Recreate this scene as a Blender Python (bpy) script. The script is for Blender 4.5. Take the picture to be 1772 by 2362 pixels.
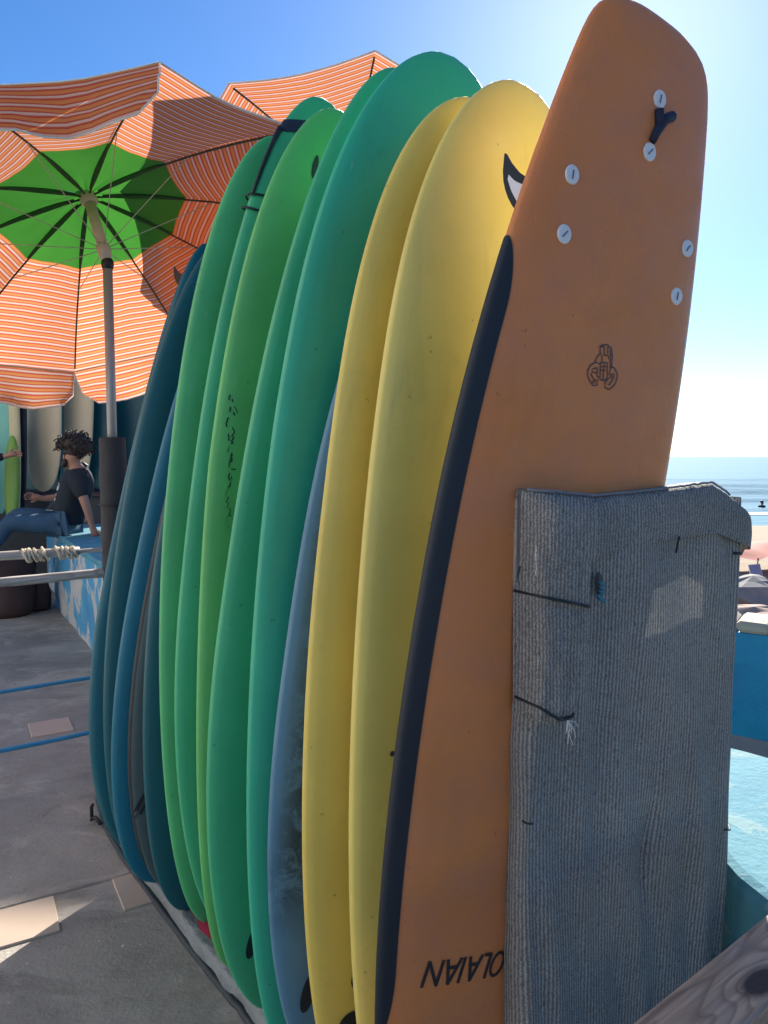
import bpy, math, random
import numpy as np
from mathutils import Vector, Matrix, noise

for o in list(bpy.data.objects): bpy.data.objects.remove(o, do_unlink=True)
scene = bpy.context.scene
COL = scene.collection
R = math.radians

# ------------------------------------------------------------------ camera
cam_data = bpy.data.cameras.new('camera')
cam_data.sensor_fit = 'VERTICAL'; cam_data.sensor_height = 24.0
cam_data.lens = 24.0 * 1706.0 / 2362.0
cam_data.clip_start = 0.05; cam_data.clip_end = 30000
cam = bpy.data.objects.new('camera', cam_data); COL.objects.link(cam)
cam.location = (0, 0, 1.5)
cam.rotation_euler = (math.pi/2 - math.atan(128.0/1706.0), 0, 0)
scene.camera = cam

# ------------------------------------------------------------------ sky, sun, exposure
SUN_EL, SUN_AZ = R(30.0), R(18.0)          # azimuth measured from +Y towards +X
world = bpy.data.worlds.new('World'); scene.world = world; world.use_nodes = True
wn = world.node_tree; wn.nodes.clear()
w_out = wn.nodes.new('ShaderNodeOutputWorld'); w_bg = wn.nodes.new('ShaderNodeBackground')
sky = wn.nodes.new('ShaderNodeTexSky'); sky.sky_type = 'NISHITA'; sky.sun_disc = False
sky.sun_elevation = SUN_EL; sky.sun_rotation = SUN_AZ
sky.air_density = 1.0; sky.dust_density = 0.30; sky.ozone_density = 3.0; sky.altitude = 5
w_bg.inputs['Strength'].default_value = 0.064
hs = wn.nodes.new('ShaderNodeHueSaturation'); hs.inputs['Saturation'].default_value = 1.16
wb = wn.nodes.new('ShaderNodeMix'); wb.data_type = 'RGBA'; wb.blend_type = 'MULTIPLY'; wb.inputs[0].default_value = 1.0; wb.inputs[7].default_value = (0.80, 0.905, 1.08, 1)
wn.links.new(sky.outputs[0], wb.inputs[6]); wn.links.new(wb.outputs[2], hs.inputs['Color']); wn.links.new(hs.outputs[0], w_bg.inputs['Color']); wn.links.new(w_bg.outputs[0], w_out.inputs['Surface'])
sun_data = bpy.data.lights.new('sun', 'SUN'); sun_data.energy = 5.0; sun_data.angle = R(0.55); sun_data.color = (1.0, 0.93, 0.82)
sun = bpy.data.objects.new('sun', sun_data); COL.objects.link(sun)
SUN_DIR = Vector((math.sin(SUN_AZ)*math.cos(SUN_EL), math.cos(SUN_AZ)*math.cos(SUN_EL), math.sin(SUN_EL)))
sun.rotation_euler = SUN_DIR.to_track_quat('Z', 'Y').to_euler()
sun.location = (5, 15, 12)
scene.view_settings.view_transform = 'Standard'; scene.view_settings.look = 'None'
scene.view_settings.gamma = 1.0; scene.view_settings.use_curve_mapping = False
scene.view_settings.exposure = 1.25

# ------------------------------------------------------------------ helpers
rng = random.Random(7)
def tag(o, label=None, cat=None, group=None, kind=None):
    if label: o['label'] = label
    if cat: o['category'] = cat
    if group: o['group'] = group
    if kind: o['kind'] = kind
    return o
def empty(name, loc=(0, 0, 0), rz=0.0, mat=None, label=None, cat=None, group=None):
    o = bpy.data.objects.new(name, None); COL.objects.link(o); o.empty_display_size = 0.1
    if mat is not None: o.matrix_world = mat
    else: o.location = loc; o.rotation_euler = (0, 0, rz)
    return tag(o, label, cat, group)
def mesh_obj(name, verts, faces, mat=None, parent=None, smooth=False, uvs=None):
    me = bpy.data.meshes.new(name)
    me.from_pydata([tuple(v) for v in verts], [], [tuple(f) for f in faces]); me.validate(); me.update()
    if mat: me.materials.append(mat)
    if smooth: me.polygons.foreach_set('use_smooth', [True]*len(me.polygons))
    if uvs is not None:
        l = me.uv_layers.new(name='UVMap')
        for lp in me.loops: l.data[lp.index].uv = uvs[lp.vertex_index]
    o = bpy.data.objects.new(name, me); COL.objects.link(o)
    if parent: o.parent = parent
    return o
class MB:
    def __init__(s): s.v = []; s.f = []; s.uv = []
    def add(s, v, f):
        n = len(s.v); s.v += [tuple(p) for p in v]; s.f += [tuple(i+n for i in q) for q in f]; return s
    def box(s, c, d, rz=0.0, bev=0.0, rot=None):
        x, y, z = d[0]/2, d[1]/2, d[2]/2
        b = min(bev, x*.9, y*.9, z*.9)
        pts = []
        M = rot if rot is not None else Matrix.Rotation(rz, 3, 'Z')
        if b <= 0:
            for k in (-z, z):
                for a, e in ((-x, -y), (x, -y), (x, y), (-x, y)): pts.append(Vector((a, e, k)))
            f = [(3, 2, 1, 0), (4, 5, 6, 7), (0, 1, 5, 4), (1, 2, 6, 5), (2, 3, 7, 6), (3, 0, 4, 7)]
        else:
            rings = [(-z, b), (-z+b, 0), (z-b, 0), (z, b)]
            for k, ins in rings:
                X, Y = x-ins, y-ins
                cc = b if ins == 0 else 0.0001
                for a, e in ((-X+cc, -Y), (X-cc, -Y), (X, -Y+cc), (X, Y-cc), (X-cc, Y), (-X+cc, Y), (-X, Y-cc), (-X, -Y+cc)):
                    pts.append(Vector((a, e, k)))
            f = [tuple(range(7, -1, -1)), tuple(range(24, 32))]
            for r in range(3):
                for i in range(8):
                    j = (i+1) % 8; f.append((r*8+i, r*8+j, (r+1)*8+j, (r+1)*8+i))
        return s.add([M @ p + Vector(c) for p in pts], f)
    def tube(s, path, rad, n=10, cap=True):
        path = [Vector(p) for p in path]; m = len(path)
        rad = rad if hasattr(rad, '__len__') else [rad]*m
        ref = None; base = len(s.v)
        for i, p in enumerate(path):
            t = (path[min(i+1, m-1)] - path[max(i-1, 0)]).normalized()
            if ref is None: ref = t.orthogonal().normalized()
            ref = (ref - t*ref.dot(t)).normalized(); b = t.cross(ref)
            for k in range(n):
                a = 2*math.pi*k/n; s.v.append(tuple(p + rad[i]*(math.cos(a)*ref + math.sin(a)*b)))
        for i in range(m-1):
            for k in range(n):
                l = (k+1) % n
                s.f.append((base+i*n+k, base+i*n+l, base+(i+1)*n+l, base+(i+1)*n+k))
        if cap:
            s.f.append(tuple(base+k for k in range(n-1, -1, -1))); s.f.append(tuple(base+(m-1)*n+k for k in range(n)))
        return s
    def lathe(s, prof, n=24, c=(0, 0, 0)):
        base = len(s.v)
        for r, z in prof:
            for k in range(n):
                a = 2*math.pi*k/n; s.v.append((c[0]+r*math.cos(a), c[1]+r*math.sin(a), c[2]+z))
        for i in range(len(prof)-1):
            for k in range(n):
                l = (k+1) % n; s.f.append((base+i*n+k, base+i*n+l, base+(i+1)*n+l, base+(i+1)*n+k))
        s.f.append(tuple(base+k for k in range(n-1, -1, -1))); s.f.append(tuple(base+(len(prof)-1)*n+k for k in range(n)))
        return s
    def grid(s, fn, us, vs, uvf=None):
        base = len(s.v); nv = len(vs)
        for u in us:
            for v in vs:
                s.v.append(tuple(fn(u, v)))
                if uvf: s.uv.append(uvf(u, v))
        for i in range(len(us)-1):
            for j in range(nv-1):
                s.f.append((base+i*nv+j, base+(i+1)*nv+j, base+(i+1)*nv+j+1, base+i*nv+j+1))
        return s
    def prism(s, poly, z0, z1):
        n = len(poly)
        return s.add([(x, y, z0) for x, y in poly]+[(x, y, z1) for x, y in poly],
                     [tuple(range(n-1, -1, -1)), tuple(range(n, 2*n))]+[(i, (i+1) % n, n+(i+1) % n, n+i) for i in range(n)])
    def build(s, name, mat, parent=None, smooth=False):
        return mesh_obj(name, s.v, s.f, mat, parent, smooth, s.uv if s.uv and len(s.uv) == len(s.v) else None)
def lin(a, b, n): return [a+(b-a)*i/(n-1) for i in range(n)]
def n3(x, y, z=0.0): return noise.noise(Vector((x, y, z)))

# ------------------------------------------------------------------ materials
class NT:
    def __init__(s, name):
        s.m = bpy.data.materials.new(name); s.m.use_nodes = True; s.t = s.m.node_tree
        s.b = s.t.nodes['Principled BSDF']; s.out = s.t.nodes['Material Output']
    def n(s, typ, **kw):
        nd = s.t.nodes.new(typ)
        for k, v in kw.items():
            if k.startswith('_'): setattr(nd, k[1:], v)
            else: nd.inputs[k.replace('__', ' ')].default_value = v
        return nd
    def l(s, a, b): s.t.links.new(a, b)
    def coord(s, kind='Object', scale=(1, 1, 1), rot=(0, 0, 0)):
        tc = s.n('ShaderNodeTexCoord'); mp = s.n('ShaderNodeMapping')
        mp.inputs['Scale'].default_value = scale; mp.inputs['Rotation'].default_value = rot
        s.l(tc.outputs[kind], mp.inputs['Vector']); return mp.outputs[0]
    def noise(s, vec, scale, detail=4.0, rough=0.55, dist=0.0):
        nd = s.n('ShaderNodeTexNoise', Scale=scale, Detail=detail, Roughness=rough, Distortion=dist)
        if vec is not None: s.l(vec, nd.inputs['Vector'])
        return nd.outputs['Fac']
    def ramp(s, fac, stops, interp='LINEAR'):
        r = s.n('ShaderNodeValToRGB'); r.color_ramp.interpolation = interp
        el = r.color_ramp.elements
        while len(el) < len(stops): el.new(0.5)
        for e, (p, c) in zip(el, stops): e.position = p; e.color = (c[0], c[1], c[2], 1)
        s.l(fac, r.inputs[0]); return r.outputs[0]
    def mix(s, fac, a, b, mode='MIX'):
        m = s.n('ShaderNodeMix', _data_type='RGBA', _blend_type=mode)
        for sock, v in ((m.inputs[0], fac), (m.inputs[6], a), (m.inputs[7], b)):
            if hasattr(v, 'links'): s.l(v, sock)
            elif isinstance(v, (int, float)): sock.default_value = v
            else: sock.default_value = (v[0], v[1], v[2], 1)
        return m.outputs[2]
    def math(s, op, a, b=0.0):
        m = s.n('ShaderNodeMath', _operation=op)
        for sock, v in ((m.inputs[0], a), (m.inputs[1], b)):
            if hasattr(v, 'links'): s.l(v, sock)
            else: sock.default_value = v
        return m.outputs[0]
    def bump(s, h, strength=0.3, dist=0.01):
        b = s.n('ShaderNodeBump', Strength=strength, Distance=dist); s.l(h, b.inputs['Height']); s.l(b.outputs[0], s.b.inputs['Normal']); return b.outputs[0]
    def base(s, c):
        if hasattr(c, 'links'): s.l(c, s.b.inputs['Base Color'])
        else: s.b.inputs['Base Color'].default_value = (c[0], c[1], c[2], 1)
    def rough(s, r):
        if hasattr(r, 'links'): s.l(r, s.b.inputs['Roughness'])
        else: s.b.inputs['Roughness'].default_value = r
    def translucent(s, color, fac, normal=None):
        tr = s.n('ShaderNodeBsdfTranslucent'); mx = s.n('ShaderNodeMixShader'); mx.inputs[0].default_value = fac
        if hasattr(color, 'links'): s.l(color, tr.inputs['Color'])
        else: tr.inputs['Color'].default_value = (color[0], color[1], color[2], 1)
        s.l(s.b.outputs[0], mx.inputs[1]); s.l(tr.outputs[0], mx.inputs[2]); s.l(mx.outputs[0], s.out.inputs['Surface'])
def sc(c, k): return (c[0]*k, c[1]*k, c[2]*k)
def plain(name, c, rough=0.6, var=0.25, scale=8.0, bump=0.15, bscale=60, metal=0.0):
    t = NT(name); v = t.coord()
    t.base(t.mix(t.noise(v, scale), sc(c, 1-var), sc(c, 1+var))); t.rough(rough); t.b.inputs['Metallic'].default_value = metal
    if bump: t.bump(t.noise(v, bscale, 3), bump, 0.004)
    return t.m
def foam(name, c, stain=0.0, stain_col=(0.02, 0.05, 0.07), rough=0.42, grain=0.12, sheen=1.0, mottle=None):
    """soft-top surfboard skin: even pigment, faint grime, fine pebble grain, a few scuffs"""
    t = NT(name); v = t.coord()
    big = t.noise(v, 2.2, 5, 0.6)
    col = t.mix(t.ramp(big, [(0.3, (0, 0, 0)), (0.75, (1, 1, 1))]), sc(c, 0.86), sc(c, 1.08))
    grime = t.ramp(t.noise(v, 9, 8, 0.72), [(0.60, (0, 0, 0)), (0.82, (1, 1, 1))])
    col = t.mix(t.math('MULTIPLY', grime, 0.35), col, sc(c, 0.45))
    specks = t.ramp(t.noise(v, 46, 2, 0.5), [(0.735, (0, 0, 0)), (0.765, (1, 1, 1))])
    col = t.mix(t.math('MULTIPLY', specks, 0.55), col, sc(c, 0.25))
    vl = t.coord(scale=(26, 26, 3.0), rot=(0.12, 0.25, 0.0))
    scr = t.ramp(t.noise(vl, 3.0, 4, 0.7), [(0.70, (0, 0, 0)), (0.76, (1, 1, 1))])
    col = t.mix(t.math('MULTIPLY', scr, 0.20), col, (0.75, 0.75, 0.7))
    vd = t.coord(scale=(1.0, 1.0, 0.28))
    drip = t.ramp(t.noise(vd, 7.0, 7, 0.7, 0.5), [(0.56, (0, 0, 0)), (0.74, (1, 1, 1))])
    col = t.mix(t.math('MULTIPLY', drip, 0.30), col, (c[0]*0.42+0.02, c[1]*0.42+0.02, c[2]*0.42+0.015))
    if mottle: col = t.mix(t.math('MULTIPLY', t.ramp(t.noise(v, 5.5, 8, 0.75, 0.3), [(0.38, (0, 0, 0)), (0.66, (1, 1, 1))]), 0.75), col, mottle)
    if stain > 0:
        sp = t.n('ShaderNodeSeparateXYZ'); tc = t.n('ShaderNodeTexCoord'); t.l(tc.outputs['Object'], sp.inputs[0])
        s1 = t.noise(v, 16, 8, 0.75, 0.6); s2 = t.noise(v, 3.5, 3, 0.5)
        s_ = t.math('MULTIPLY', t.ramp(s1, [(0.45, (0, 0, 0)), (0.54, (1, 1, 1))]), t.ramp(s2, [(0.32, (0, 0, 0)), (0.48, (1, 1, 1))]))
        zr = t.ramp(t.math('DIVIDE', sp.outputs[2], 2.1), [(0.17, (0, 0, 0)), (0.25, (1, 1, 1)), (0.58, (1, 1, 1)), (0.70, (0, 0, 0))])
        xr = t.ramp(t.math('ADD', t.math('MULTIPLY', sp.outputs[0], 2.0), 0.6), [(0.05, (0, 0, 0)), (0.16, (1, 1, 1))])
        s_ = t.math('MULTIPLY', s_, t.math('MULTIPLY', zr, xr))
        col = t.mix(t.math('MULTIPLY', s_, stain), col, stain_col)
    t.base(col)
    t.rough(t.ramp(t.noise(v, 14, 5), [(0.2, (rough-0.1,)*3), (0.8, (rough+0.14,)*3)]))
    h = t.math('ADD', t.math('MULTIPLY', t.noise(v, 190, 2), 0.6), t.math('ADD', t.noise(v, 24, 3), t.math('MULTIPLY', t.noise(v, 6.5, 3), 2.6)))
    t.bump(h, grain, 0.003)
    t.b.inputs['Specular IOR Level'].default_value = 0.5
    t.b.inputs['Sheen Weight'].default_value = sheen; t.b.inputs['Sheen Roughness'].default_value = 0.30
    t.b.inputs['Sheen Tint'].default_value = (0.35+0.65*c[0], 0.35+0.65*c[1], 0.35+0.65*c[2], 1)
    return t.m

M = {}
M['orange'] = foam('orange_foam', (0.70, 0.225, 0.052), rough=0.5, grain=0.55, sheen=0.5, mottle=(0.56, 0.20, 0.095))
M['yellow'] = foam('yellow_foam', (0.76, 0.57, 0.11))
M['yellow2'] = foam('yellow_foam_light', (0.80, 0.63, 0.145))
M['green'] = foam('green_foam', (0.075, 0.44, 0.155))
M['green2'] = foam('green_foam_cool', (0.050, 0.42, 0.19))
M['green3'] = foam('green_foam_warm', (0.12, 0.48, 0.13))
M['sea_green'] = foam('sea_green_foam', (0.035, 0.43, 0.245))
M['pale_blue'] = foam('pale_blue_foam', (0.10, 0.235, 0.33), stain=0.93)
M['teal'] = foam('teal_foam', (0.001, 0.115, 0.15), sheen=0.10)
M['petrol'] = foam('petrol_blue_foam', (0.001, 0.15, 0.22), sheen=0.10)
M['dark_teal'] = foam('dark_teal_foam', (0.001, 0.095, 0.115), sheen=0.10)
M['grey_green'] = foam('grey_green_foam', (0.07, 0.11, 0.105), sheen=0.10)
M['black'] = plain('black_rubber', (0.012, 0.014, 0.018), 0.5, 0.3, 12)
M['navy'] = plain('navy_slick', (0.003, 0.009, 0.018), 0.6, 0.25, 6, 0.05)
M['ink'] = plain('black_ink', (0.015, 0.013, 0.02), 0.55, 0.2, 20, 0)
M['sepia_ink'] = plain('brown_black_ink', (0.05, 0.035, 0.045), 0.55, 0.2, 20, 0)
M['white_plastic'] = plain('white_plastic', (0.72, 0.72, 0.74), 0.4, 0.06, 30, 0.05)
M['grey_mark'] = plain('grey_mark', (0.12, 0.12, 0.15), 0.5, 0.1, 30, 0)
M['strap'] = plain('navy_webbing', (0.012, 0.02, 0.05), 0.75, 0.3, 30, 0.4, 300)
M['cream_skin'] = plain('cream_bounce_skin', (0.72, 0.66, 0.42), 0.35, 0.06, 4, 0.04)
M['cord'] = plain('black_cord', (0.012, 0.016, 0.02), 0.55, 0.2, 30, 0.1)

# concrete
def concrete(name, c, warm):
    t = NT(name); v = t.coord()
    col = t.mix(t.ramp(t.noise(v, 1.3, 6, 0.6, 0.4), [(0.30, (0, 0, 0)), (0.70, (1, 1, 1))]), sc(c, 0.60), sc(c, 1.30))
    vs = t.coord(scale=(1.0, 2.2, 1.0), rot=(0, 0, -0.3))
    col = t.mix(t.math('MULTIPLY', t.ramp(t.noise(vs, 2.6, 7, 0.68, 0.8), [(0.50, (0, 0, 0)), (0.72, (1, 1, 1))]), 0.6), col, sc(c, 0.42))
    col = t.mix(t.math('MULTIPLY', t.ramp(t.noise(v, 0.9, 3), [(0.5, (0, 0, 0)), (0.7, (1, 1, 1))]), 0.5), col, warm)
    col = t.mix(t.math('MULTIPLY', t.ramp(t.noise(v, 55, 3, 0.7), [(0.58, (0, 0, 0)), (0.72, (1, 1, 1))]), 0.5), col, sc(c, 0.4))
    col = t.mix(t.ramp(t.noise(v, 38, 1, 0.4), [(0.775, (0, 0, 0)), (0.79, (1, 1, 1))]), col, (0.5, 0.5, 0.48))
    col = t.mix(t.math('MULTIPLY', t.ramp(t.noise(v, 2.6, 9, 0.72, 1.2), [(0.52, (0, 0, 0)), (0.60, (1, 1, 1))]), 0.45), col, sc(c, 1.55))
    col = t.mix(t.math('MULTIPLY', t.ramp(t.noise(v, 4.2, 9, 0.75, 0.9), [(0.60, (0, 0, 0)), (0.68, (1, 1, 1))]), 0.55), col, sc(c, 0.38))
    t.base(col); t.rough(t.ramp(t.noise(v, 6, 4), [(0.3, (0.55,)*3), (0.7, (0.85,)*3)]))
    h = t.math('ADD', t.math('MULTIPLY', t.noise(v, 90, 4), 0.35), t.math('ADD', t.noise(v, 7, 6, 0.65), t.math('MULTIPLY', t.noise(vs, 3, 5), 1.2)))
    t.bump(h, 0.5, 0.012); return t.m
M['concrete'] = concrete('concrete', (0.29, 0.265, 0.23), (0.24, 0.235, 0.22))
M['dark_paving'] = plain('dark_paving', (0.055, 0.055, 0.056), 0.9, 0.3, 3, 0.5, 60)
M['joint'] = plain('joint_dirt', (0.035, 0.034, 0.032), 0.9, 0.3, 20)
M['tile'] = plain('beige_tile', (0.46, 0.36, 0.28), 0.5, 0.12, 7, 0.12, 40)

# painted masonry with peeled paint
def peeled(name, paint, paint2, under, amt=0.56, gloss=0.6, bump=0.5, sc_=3.0):
    t = NT(name); v = t.coord()
    col = t.mix(t.ramp(t.noise(v, 2.0, 5), [(0.35, (0, 0, 0)), (0.65, (1, 1, 1))]), paint, paint2)
    pe = t.noise(v, sc_, 9, 0.66, 0.8)
    col = t.mix(t.ramp(pe, [(amt, (0, 0, 0)), (amt+0.035, (1, 1, 1))]), col, under)
    col = t.mix(t.math('MULTIPLY', t.ramp(t.noise(v, 13, 6, 0.7), [(0.6, (0, 0, 0)), (0.75, (1, 1, 1))]), 0.6), col, sc(paint, 0.35))
    t.base(col); t.rough(gloss)
    t.bump(t.math('ADD', t.noise(v, 34, 6, 0.65), t.math('MULTIPLY', pe, 1.5)), bump, 0.01); return t.m
M['blue_wall'] = peeled('peeling_blue_paint', (0.05, 0.26, 0.50), (0.09, 0.36, 0.56), (0.52, 0.52, 0.50), 0.50)
M['blue_wall2'] = peeled('blue_paint', (0.010, 0.20, 0.40), (0.02, 0.32, 0.50), (0.06, 0.36, 0.48), 0.6)
M['turquoise'] = peeled('turquoise_render', (0.055, 0.22, 0.30), (0.09, 0.28, 0.35), (0.17, 0.31, 0.34), 0.58, 0.85, 0.5, 5)
M['stone'] = plain('pale_stone', (0.42, 0.36, 0.29), 0.85, 0.35, 6, 0.6, 25)

# wood
def wood(name, c1, c2, axis=0, knots=(), rough=0.7, fine=1.0):
    t = NT(name)
    s_ = [9.0*fine]*3; s_[axis] = 0.9
    v = t.coord(scale=s_)
    big = t.noise(v, 1.1, 3, 0.5, 0.35)
    ringv = t.math('FRACT', t.math('MULTIPLY', big, 15.0))
    for (kx, ky, kz, rad) in knots:
        tc = t.n('ShaderNodeTexCoord'); vm = t.n('ShaderNodeVectorMath', _operation='SUBTRACT'); t.l(tc.outputs['Object'], vm.inputs[0]); vm.inputs[1].default_value = (kx, ky, kz)
        mp = t.n('ShaderNodeMapping'); mp.inputs['Scale'].default_value = (0.42, 1, 0.6); t.l(vm.outputs[0], mp.inputs['Vector'])
        ln = t.n('ShaderNodeVectorMath', _operation='LENGTH'); t.l(mp.outputs[0], ln.inputs[0])
        g = t.n('ShaderNodeMath', _operation='DIVIDE'); g.inputs[0].default_value = rad; t.l(ln.outputs['Value'], g.inputs[1])
        big = t.math('ADD', big, t.math('MULTIPLY', t.math('MINIMUM', g.outputs[0], 3.0), 0.22))
        ringv = t.math('FRACT', t.math('MULTIPLY', big, 15.0))
        knot_m = t.ramp(g.outputs[0], [(0.62, (0, 0, 0)), (0.95, (1, 1, 1))])
    ring = t.ramp(ringv, [(0.0, (0.1,)*3), (0.5, (0.25,)*3), (0.82, (1, 1, 1)), (1.0, (0.1,)*3)])
    vf = [60.0]*3; vf[axis] = 2.5
    fib = t.noise(t.coord(scale=vf), 2.0, 4, 0.6)
    col = t.mix(t.math('MULTIPLY', ring, 0.75), c1, c2)
    col = t.mix(t.math('MULTIPLY', t.ramp(fib, [(0.4, (0, 0, 0)), (0.66, (1, 1, 1))]), 0.6), col, sc(c2, 0.8))
    col = t.mix(t.math('MULTIPLY', t.ramp(t.noise(t.coord(), 6, 6, 0.7), [(0.45, (0, 0, 0)), (0.7, (1, 1, 1))]), 0.4), col, (0.32, 0.30, 0.28))
    if knots: col = t.mix(knot_m, col, sc(c2, 0.22))
    t.base(col); t.rough(rough); t.bump(t.math('ADD', fib, t.math('MULTIPLY', ring, -0.5)), 0.35, 0.003); return t.m
M['grey_wood'] = wood('weathered_wood', (0.56, 0.385, 0.25), (0.21, 0.12, 0.075), 0, ((0.23, -0.022, 0.0, 0.017),))
M['rail_wood'] = wood('bleached_wood', (0.60, 0.58, 0.54), (0.26, 0.25, 0.23), 0)
M['frame_wood'] = wood('raw_pine', (0.35, 0.24, 0.14), (0.2, 0.12, 0.06), 2)
M['dark_wood'] = plain('dark_brown_clay', (0.055, 0.03, 0.03), 0.7, 0.4, 9)
M['rope'] = plain('cream_rope', (0.62, 0.55, 0.42), 0.9, 0.2, 30, 0.7, 120)
M['blue_pipe'] = plain('blue_rope', (0.04, 0.26, 0.46), 0.5, 0.25, 14, 0.3, 150)

# knitted shade net
def net(name, c, transl=0.35, freq=38.0, wob=1.5):
    t = NT(name)
    tc = t.n('ShaderNodeTexCoord'); sp = t.n('ShaderNodeSeparateXYZ'); t.l(tc.outputs['UV'], sp.inputs[0])
    jig = t.math('MULTIPLY', t.math('SINE', t.math('ADD', t.math('MULTIPLY', sp.outputs[1], 300.0), t.math('MULTIPLY', t.noise(tc.outputs['UV'], 90, 2), 26.0))), 0.0007*wob)
    slow = t.math('MULTIPLY', t.math('SUBTRACT', t.noise(tc.outputs['UV'], 7, 3), 0.5), 0.004*wob)
    cb = t.n('ShaderNodeCombineXYZ'); t.l(t.math('ADD', t.math('ADD', sp.outputs[0], jig), slow), cb.inputs[0]); t.l(sp.outputs[1], cb.inputs[1])
    wv = t.n('ShaderNodeTexWave', _wave_type='BANDS', _bands_direction='X', Scale=freq, Distortion=0.0, Detail=0.0); t.l(cb.outputs[0], wv.inputs['Vector'])
    mp = t.n('ShaderNodeMapping'); mp.inputs['Scale'].default_value = (1.0, 0.55, 1); t.l(cb.outputs[0], mp.inputs['Vector'])
    ho = t.n('ShaderNodeTexVoronoi', Scale=78.0, Randomness=0.45); t.l(mp.outputs[0], ho.inputs['Vector'])
    hole = t.ramp(ho.outputs['Distance'], [(0.08, (1, 1, 1)), (0.26, (0, 0, 0))])
    fine = t.noise(cb.outputs[0], 420, 2, 0.6)
    big = t.noise(tc.outputs['UV'], 4.0, 6, 0.65)
    col = t.mix(t.ramp(big, [(0.3, (0, 0, 0)), (0.7, (1, 1, 1))]), sc(c, 0.80), sc(c, 1.18))
    col = t.mix(t.math('MULTIPLY', t.ramp(wv.outputs['Fac'], [(0.0, (1, 1, 1)), (0.55, (0, 0, 0))]), 0.72), col, sc(c, 0.24))
    col = t.mix(t.math('MULTIPLY', t.ramp(wv.outputs['Fac'], [(0.72, (0, 0, 0)), (1.0, (1, 1, 1))]), 0.40), col, sc(c, 1.75))
    col = t.mix(t.math('MULTIPLY', hole, 0.5), col, sc(c, 0.25))
    col = t.mix(t.math('MULTIPLY', t.ramp(fine, [(0.45, (0, 0, 0)), (0.75, (1, 1, 1))]), 0.35), col, sc(c, 0.35))
    t.base(col); t.rough(0.75)
    t.bump(t.math('SUBTRACT', wv.outputs['Fac'], t.math('MULTIPLY', hole, 0.8)), 0.8, 0.004)
    t.translucent(col, transl); return t.m
M['net'] = net('grey_shade_net', (0.345, 0.33, 0.305), 0.08)
M['net2'] = net('grey_shade_net_fold', (0.335, 0.322, 0.300), 0.08, 36.0, 2.2)
M['hem'] = plain('net_hem', (0.20, 0.22, 0.25), 0.8, 0.4, 60, 0.6, 300)

# umbrella cloth: stripes follow the UV's v (metres from the hub along the panel)
def cloth_stripe(name):
    t = NT(name); tc = t.n('ShaderNodeTexCoord'); sp = t.n('ShaderNodeSeparateXYZ'); t.l(tc.outputs['UV'], sp.inputs[0])
    fr = t.math('FRACT', t.math('DIVIDE', sp.outputs[1], 0.0355))
    W_, RD, OR = (0.74, 0.60, 0.52), (0.56, 0.095, 0.055), (0.73, 0.29, 0.09)
    col = t.ramp(fr, [(0.0, W_), (0.20, W_), (0.25, RD), (0.43, RD), (0.48, OR), (0.79, OR), (0.83, RD), (0.95, RD), (0.98, W_)])
    v = t.coord()
    col = t.mix(t.math('MULTIPLY', t.noise(v, 5, 5), 0.3), col, (0.52, 0.19, 0.11))
    t.base(col); t.rough(0.85); t.bump(t.noise(v, 9, 4), 0.35, 0.02); t.translucent(col, 0.55); return t.m
M['stripe'] = cloth_stripe('striped_cloth')
t = NT('green_cloth'); v = t.coord(); gc = t.mix(t.noise(v, 4, 5), (0.035, 0.185, 0.022), (0.06, 0.26, 0.035)); t.base(gc); t.rough(0.8); t.bump(t.noise(v, 10, 4), 0.35, 0.02); t.translucent(gc, 0.52); M['green_cloth'] = t.m
M['piping'] = plain('white_piping', (0.75, 0.72, 0.66), 0.8, 0.1, 20, 0.2)
M['rib'] = plain('dark_rib', (0.03, 0.045, 0.03), 0.5, 0.2, 20, 0)
M['rib_green'] = plain('dark_green_tape', (0.012, 0.09, 0.02), 0.8, 0.3, 20, 0.2)
M['wire'] = plain('pale_wire', (0.45, 0.5, 0.42), 0.4, 0.1, 20, 0, metal=0.3)
M['pole'] = plain('cream_pole', (0.50, 0.45, 0.36), 0.42, 0.12, 10, 0.05)
M['pole_metal'] = plain('grey_pole', (0.36, 0.35, 0.33), 0.4, 0.1, 10, 0.05, metal=0.2)
M['sleeve'] = plain('black_foam_sleeve', (0.035, 0.037, 0.042), 0.8, 0.35, 14, 0.6, 80)
M['tarp'] = None
t = NT('grey_tarp'); v = t.coord(); tcx = t.mix(t.noise(v, 8, 6, 0.65), (0.10, 0.115, 0.12), (0.27, 0.285, 0.285)); t.base(tcx); t.rough(0.34); t.bump(t.math('ADD', t.noise(v, 14, 6, 0.6, 0.6), t.math('MULTIPLY', t.noise(v, 45, 3), 0.3)), 0.6, 0.02); M['tarp'] = t.m
M['crimson'] = plain('crimson_cloth', (0.30, 0.012, 0.045), 0.9, 0.4, 20, 0.5, 90)
M['plinth'] = plain('dark_plinth', (0.02, 0.03, 0.036), 0.6, 0.3, 10)
M['skin'] = plain('skin', (0.36, 0.19, 0.13), 0.55, 0.12, 9, 0.05)
M['hair'] = plain('dark_curly_hair', (0.035, 0.022, 0.016), 0.6, 0.5, 40, 0.8, 90)
M['shirt'] = plain('black_cotton', (0.010, 0.016, 0.026), 0.85, 0.3, 8, 0.3, 30)
M['jeans'] = plain('blue_denim', (0.03, 0.08, 0.14), 0.85, 0.45, 7, 0.4, 40)
M['print'] = plain('white_print', (0.62, 0.62, 0.6), 0.8, 0.1, 20, 0)
M['red_print'] = plain('red_print', (0.30, 0.03, 0.06), 0.8, 0.1, 20, 0)
M['shoe'] = plain('dark_shoe', (0.05, 0.03, 0.03), 0.6)
M['building'] = plain('white_render', (0.66, 0.63, 0.58), 0.8, 0.08, 3, 0.2, 30)
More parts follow.
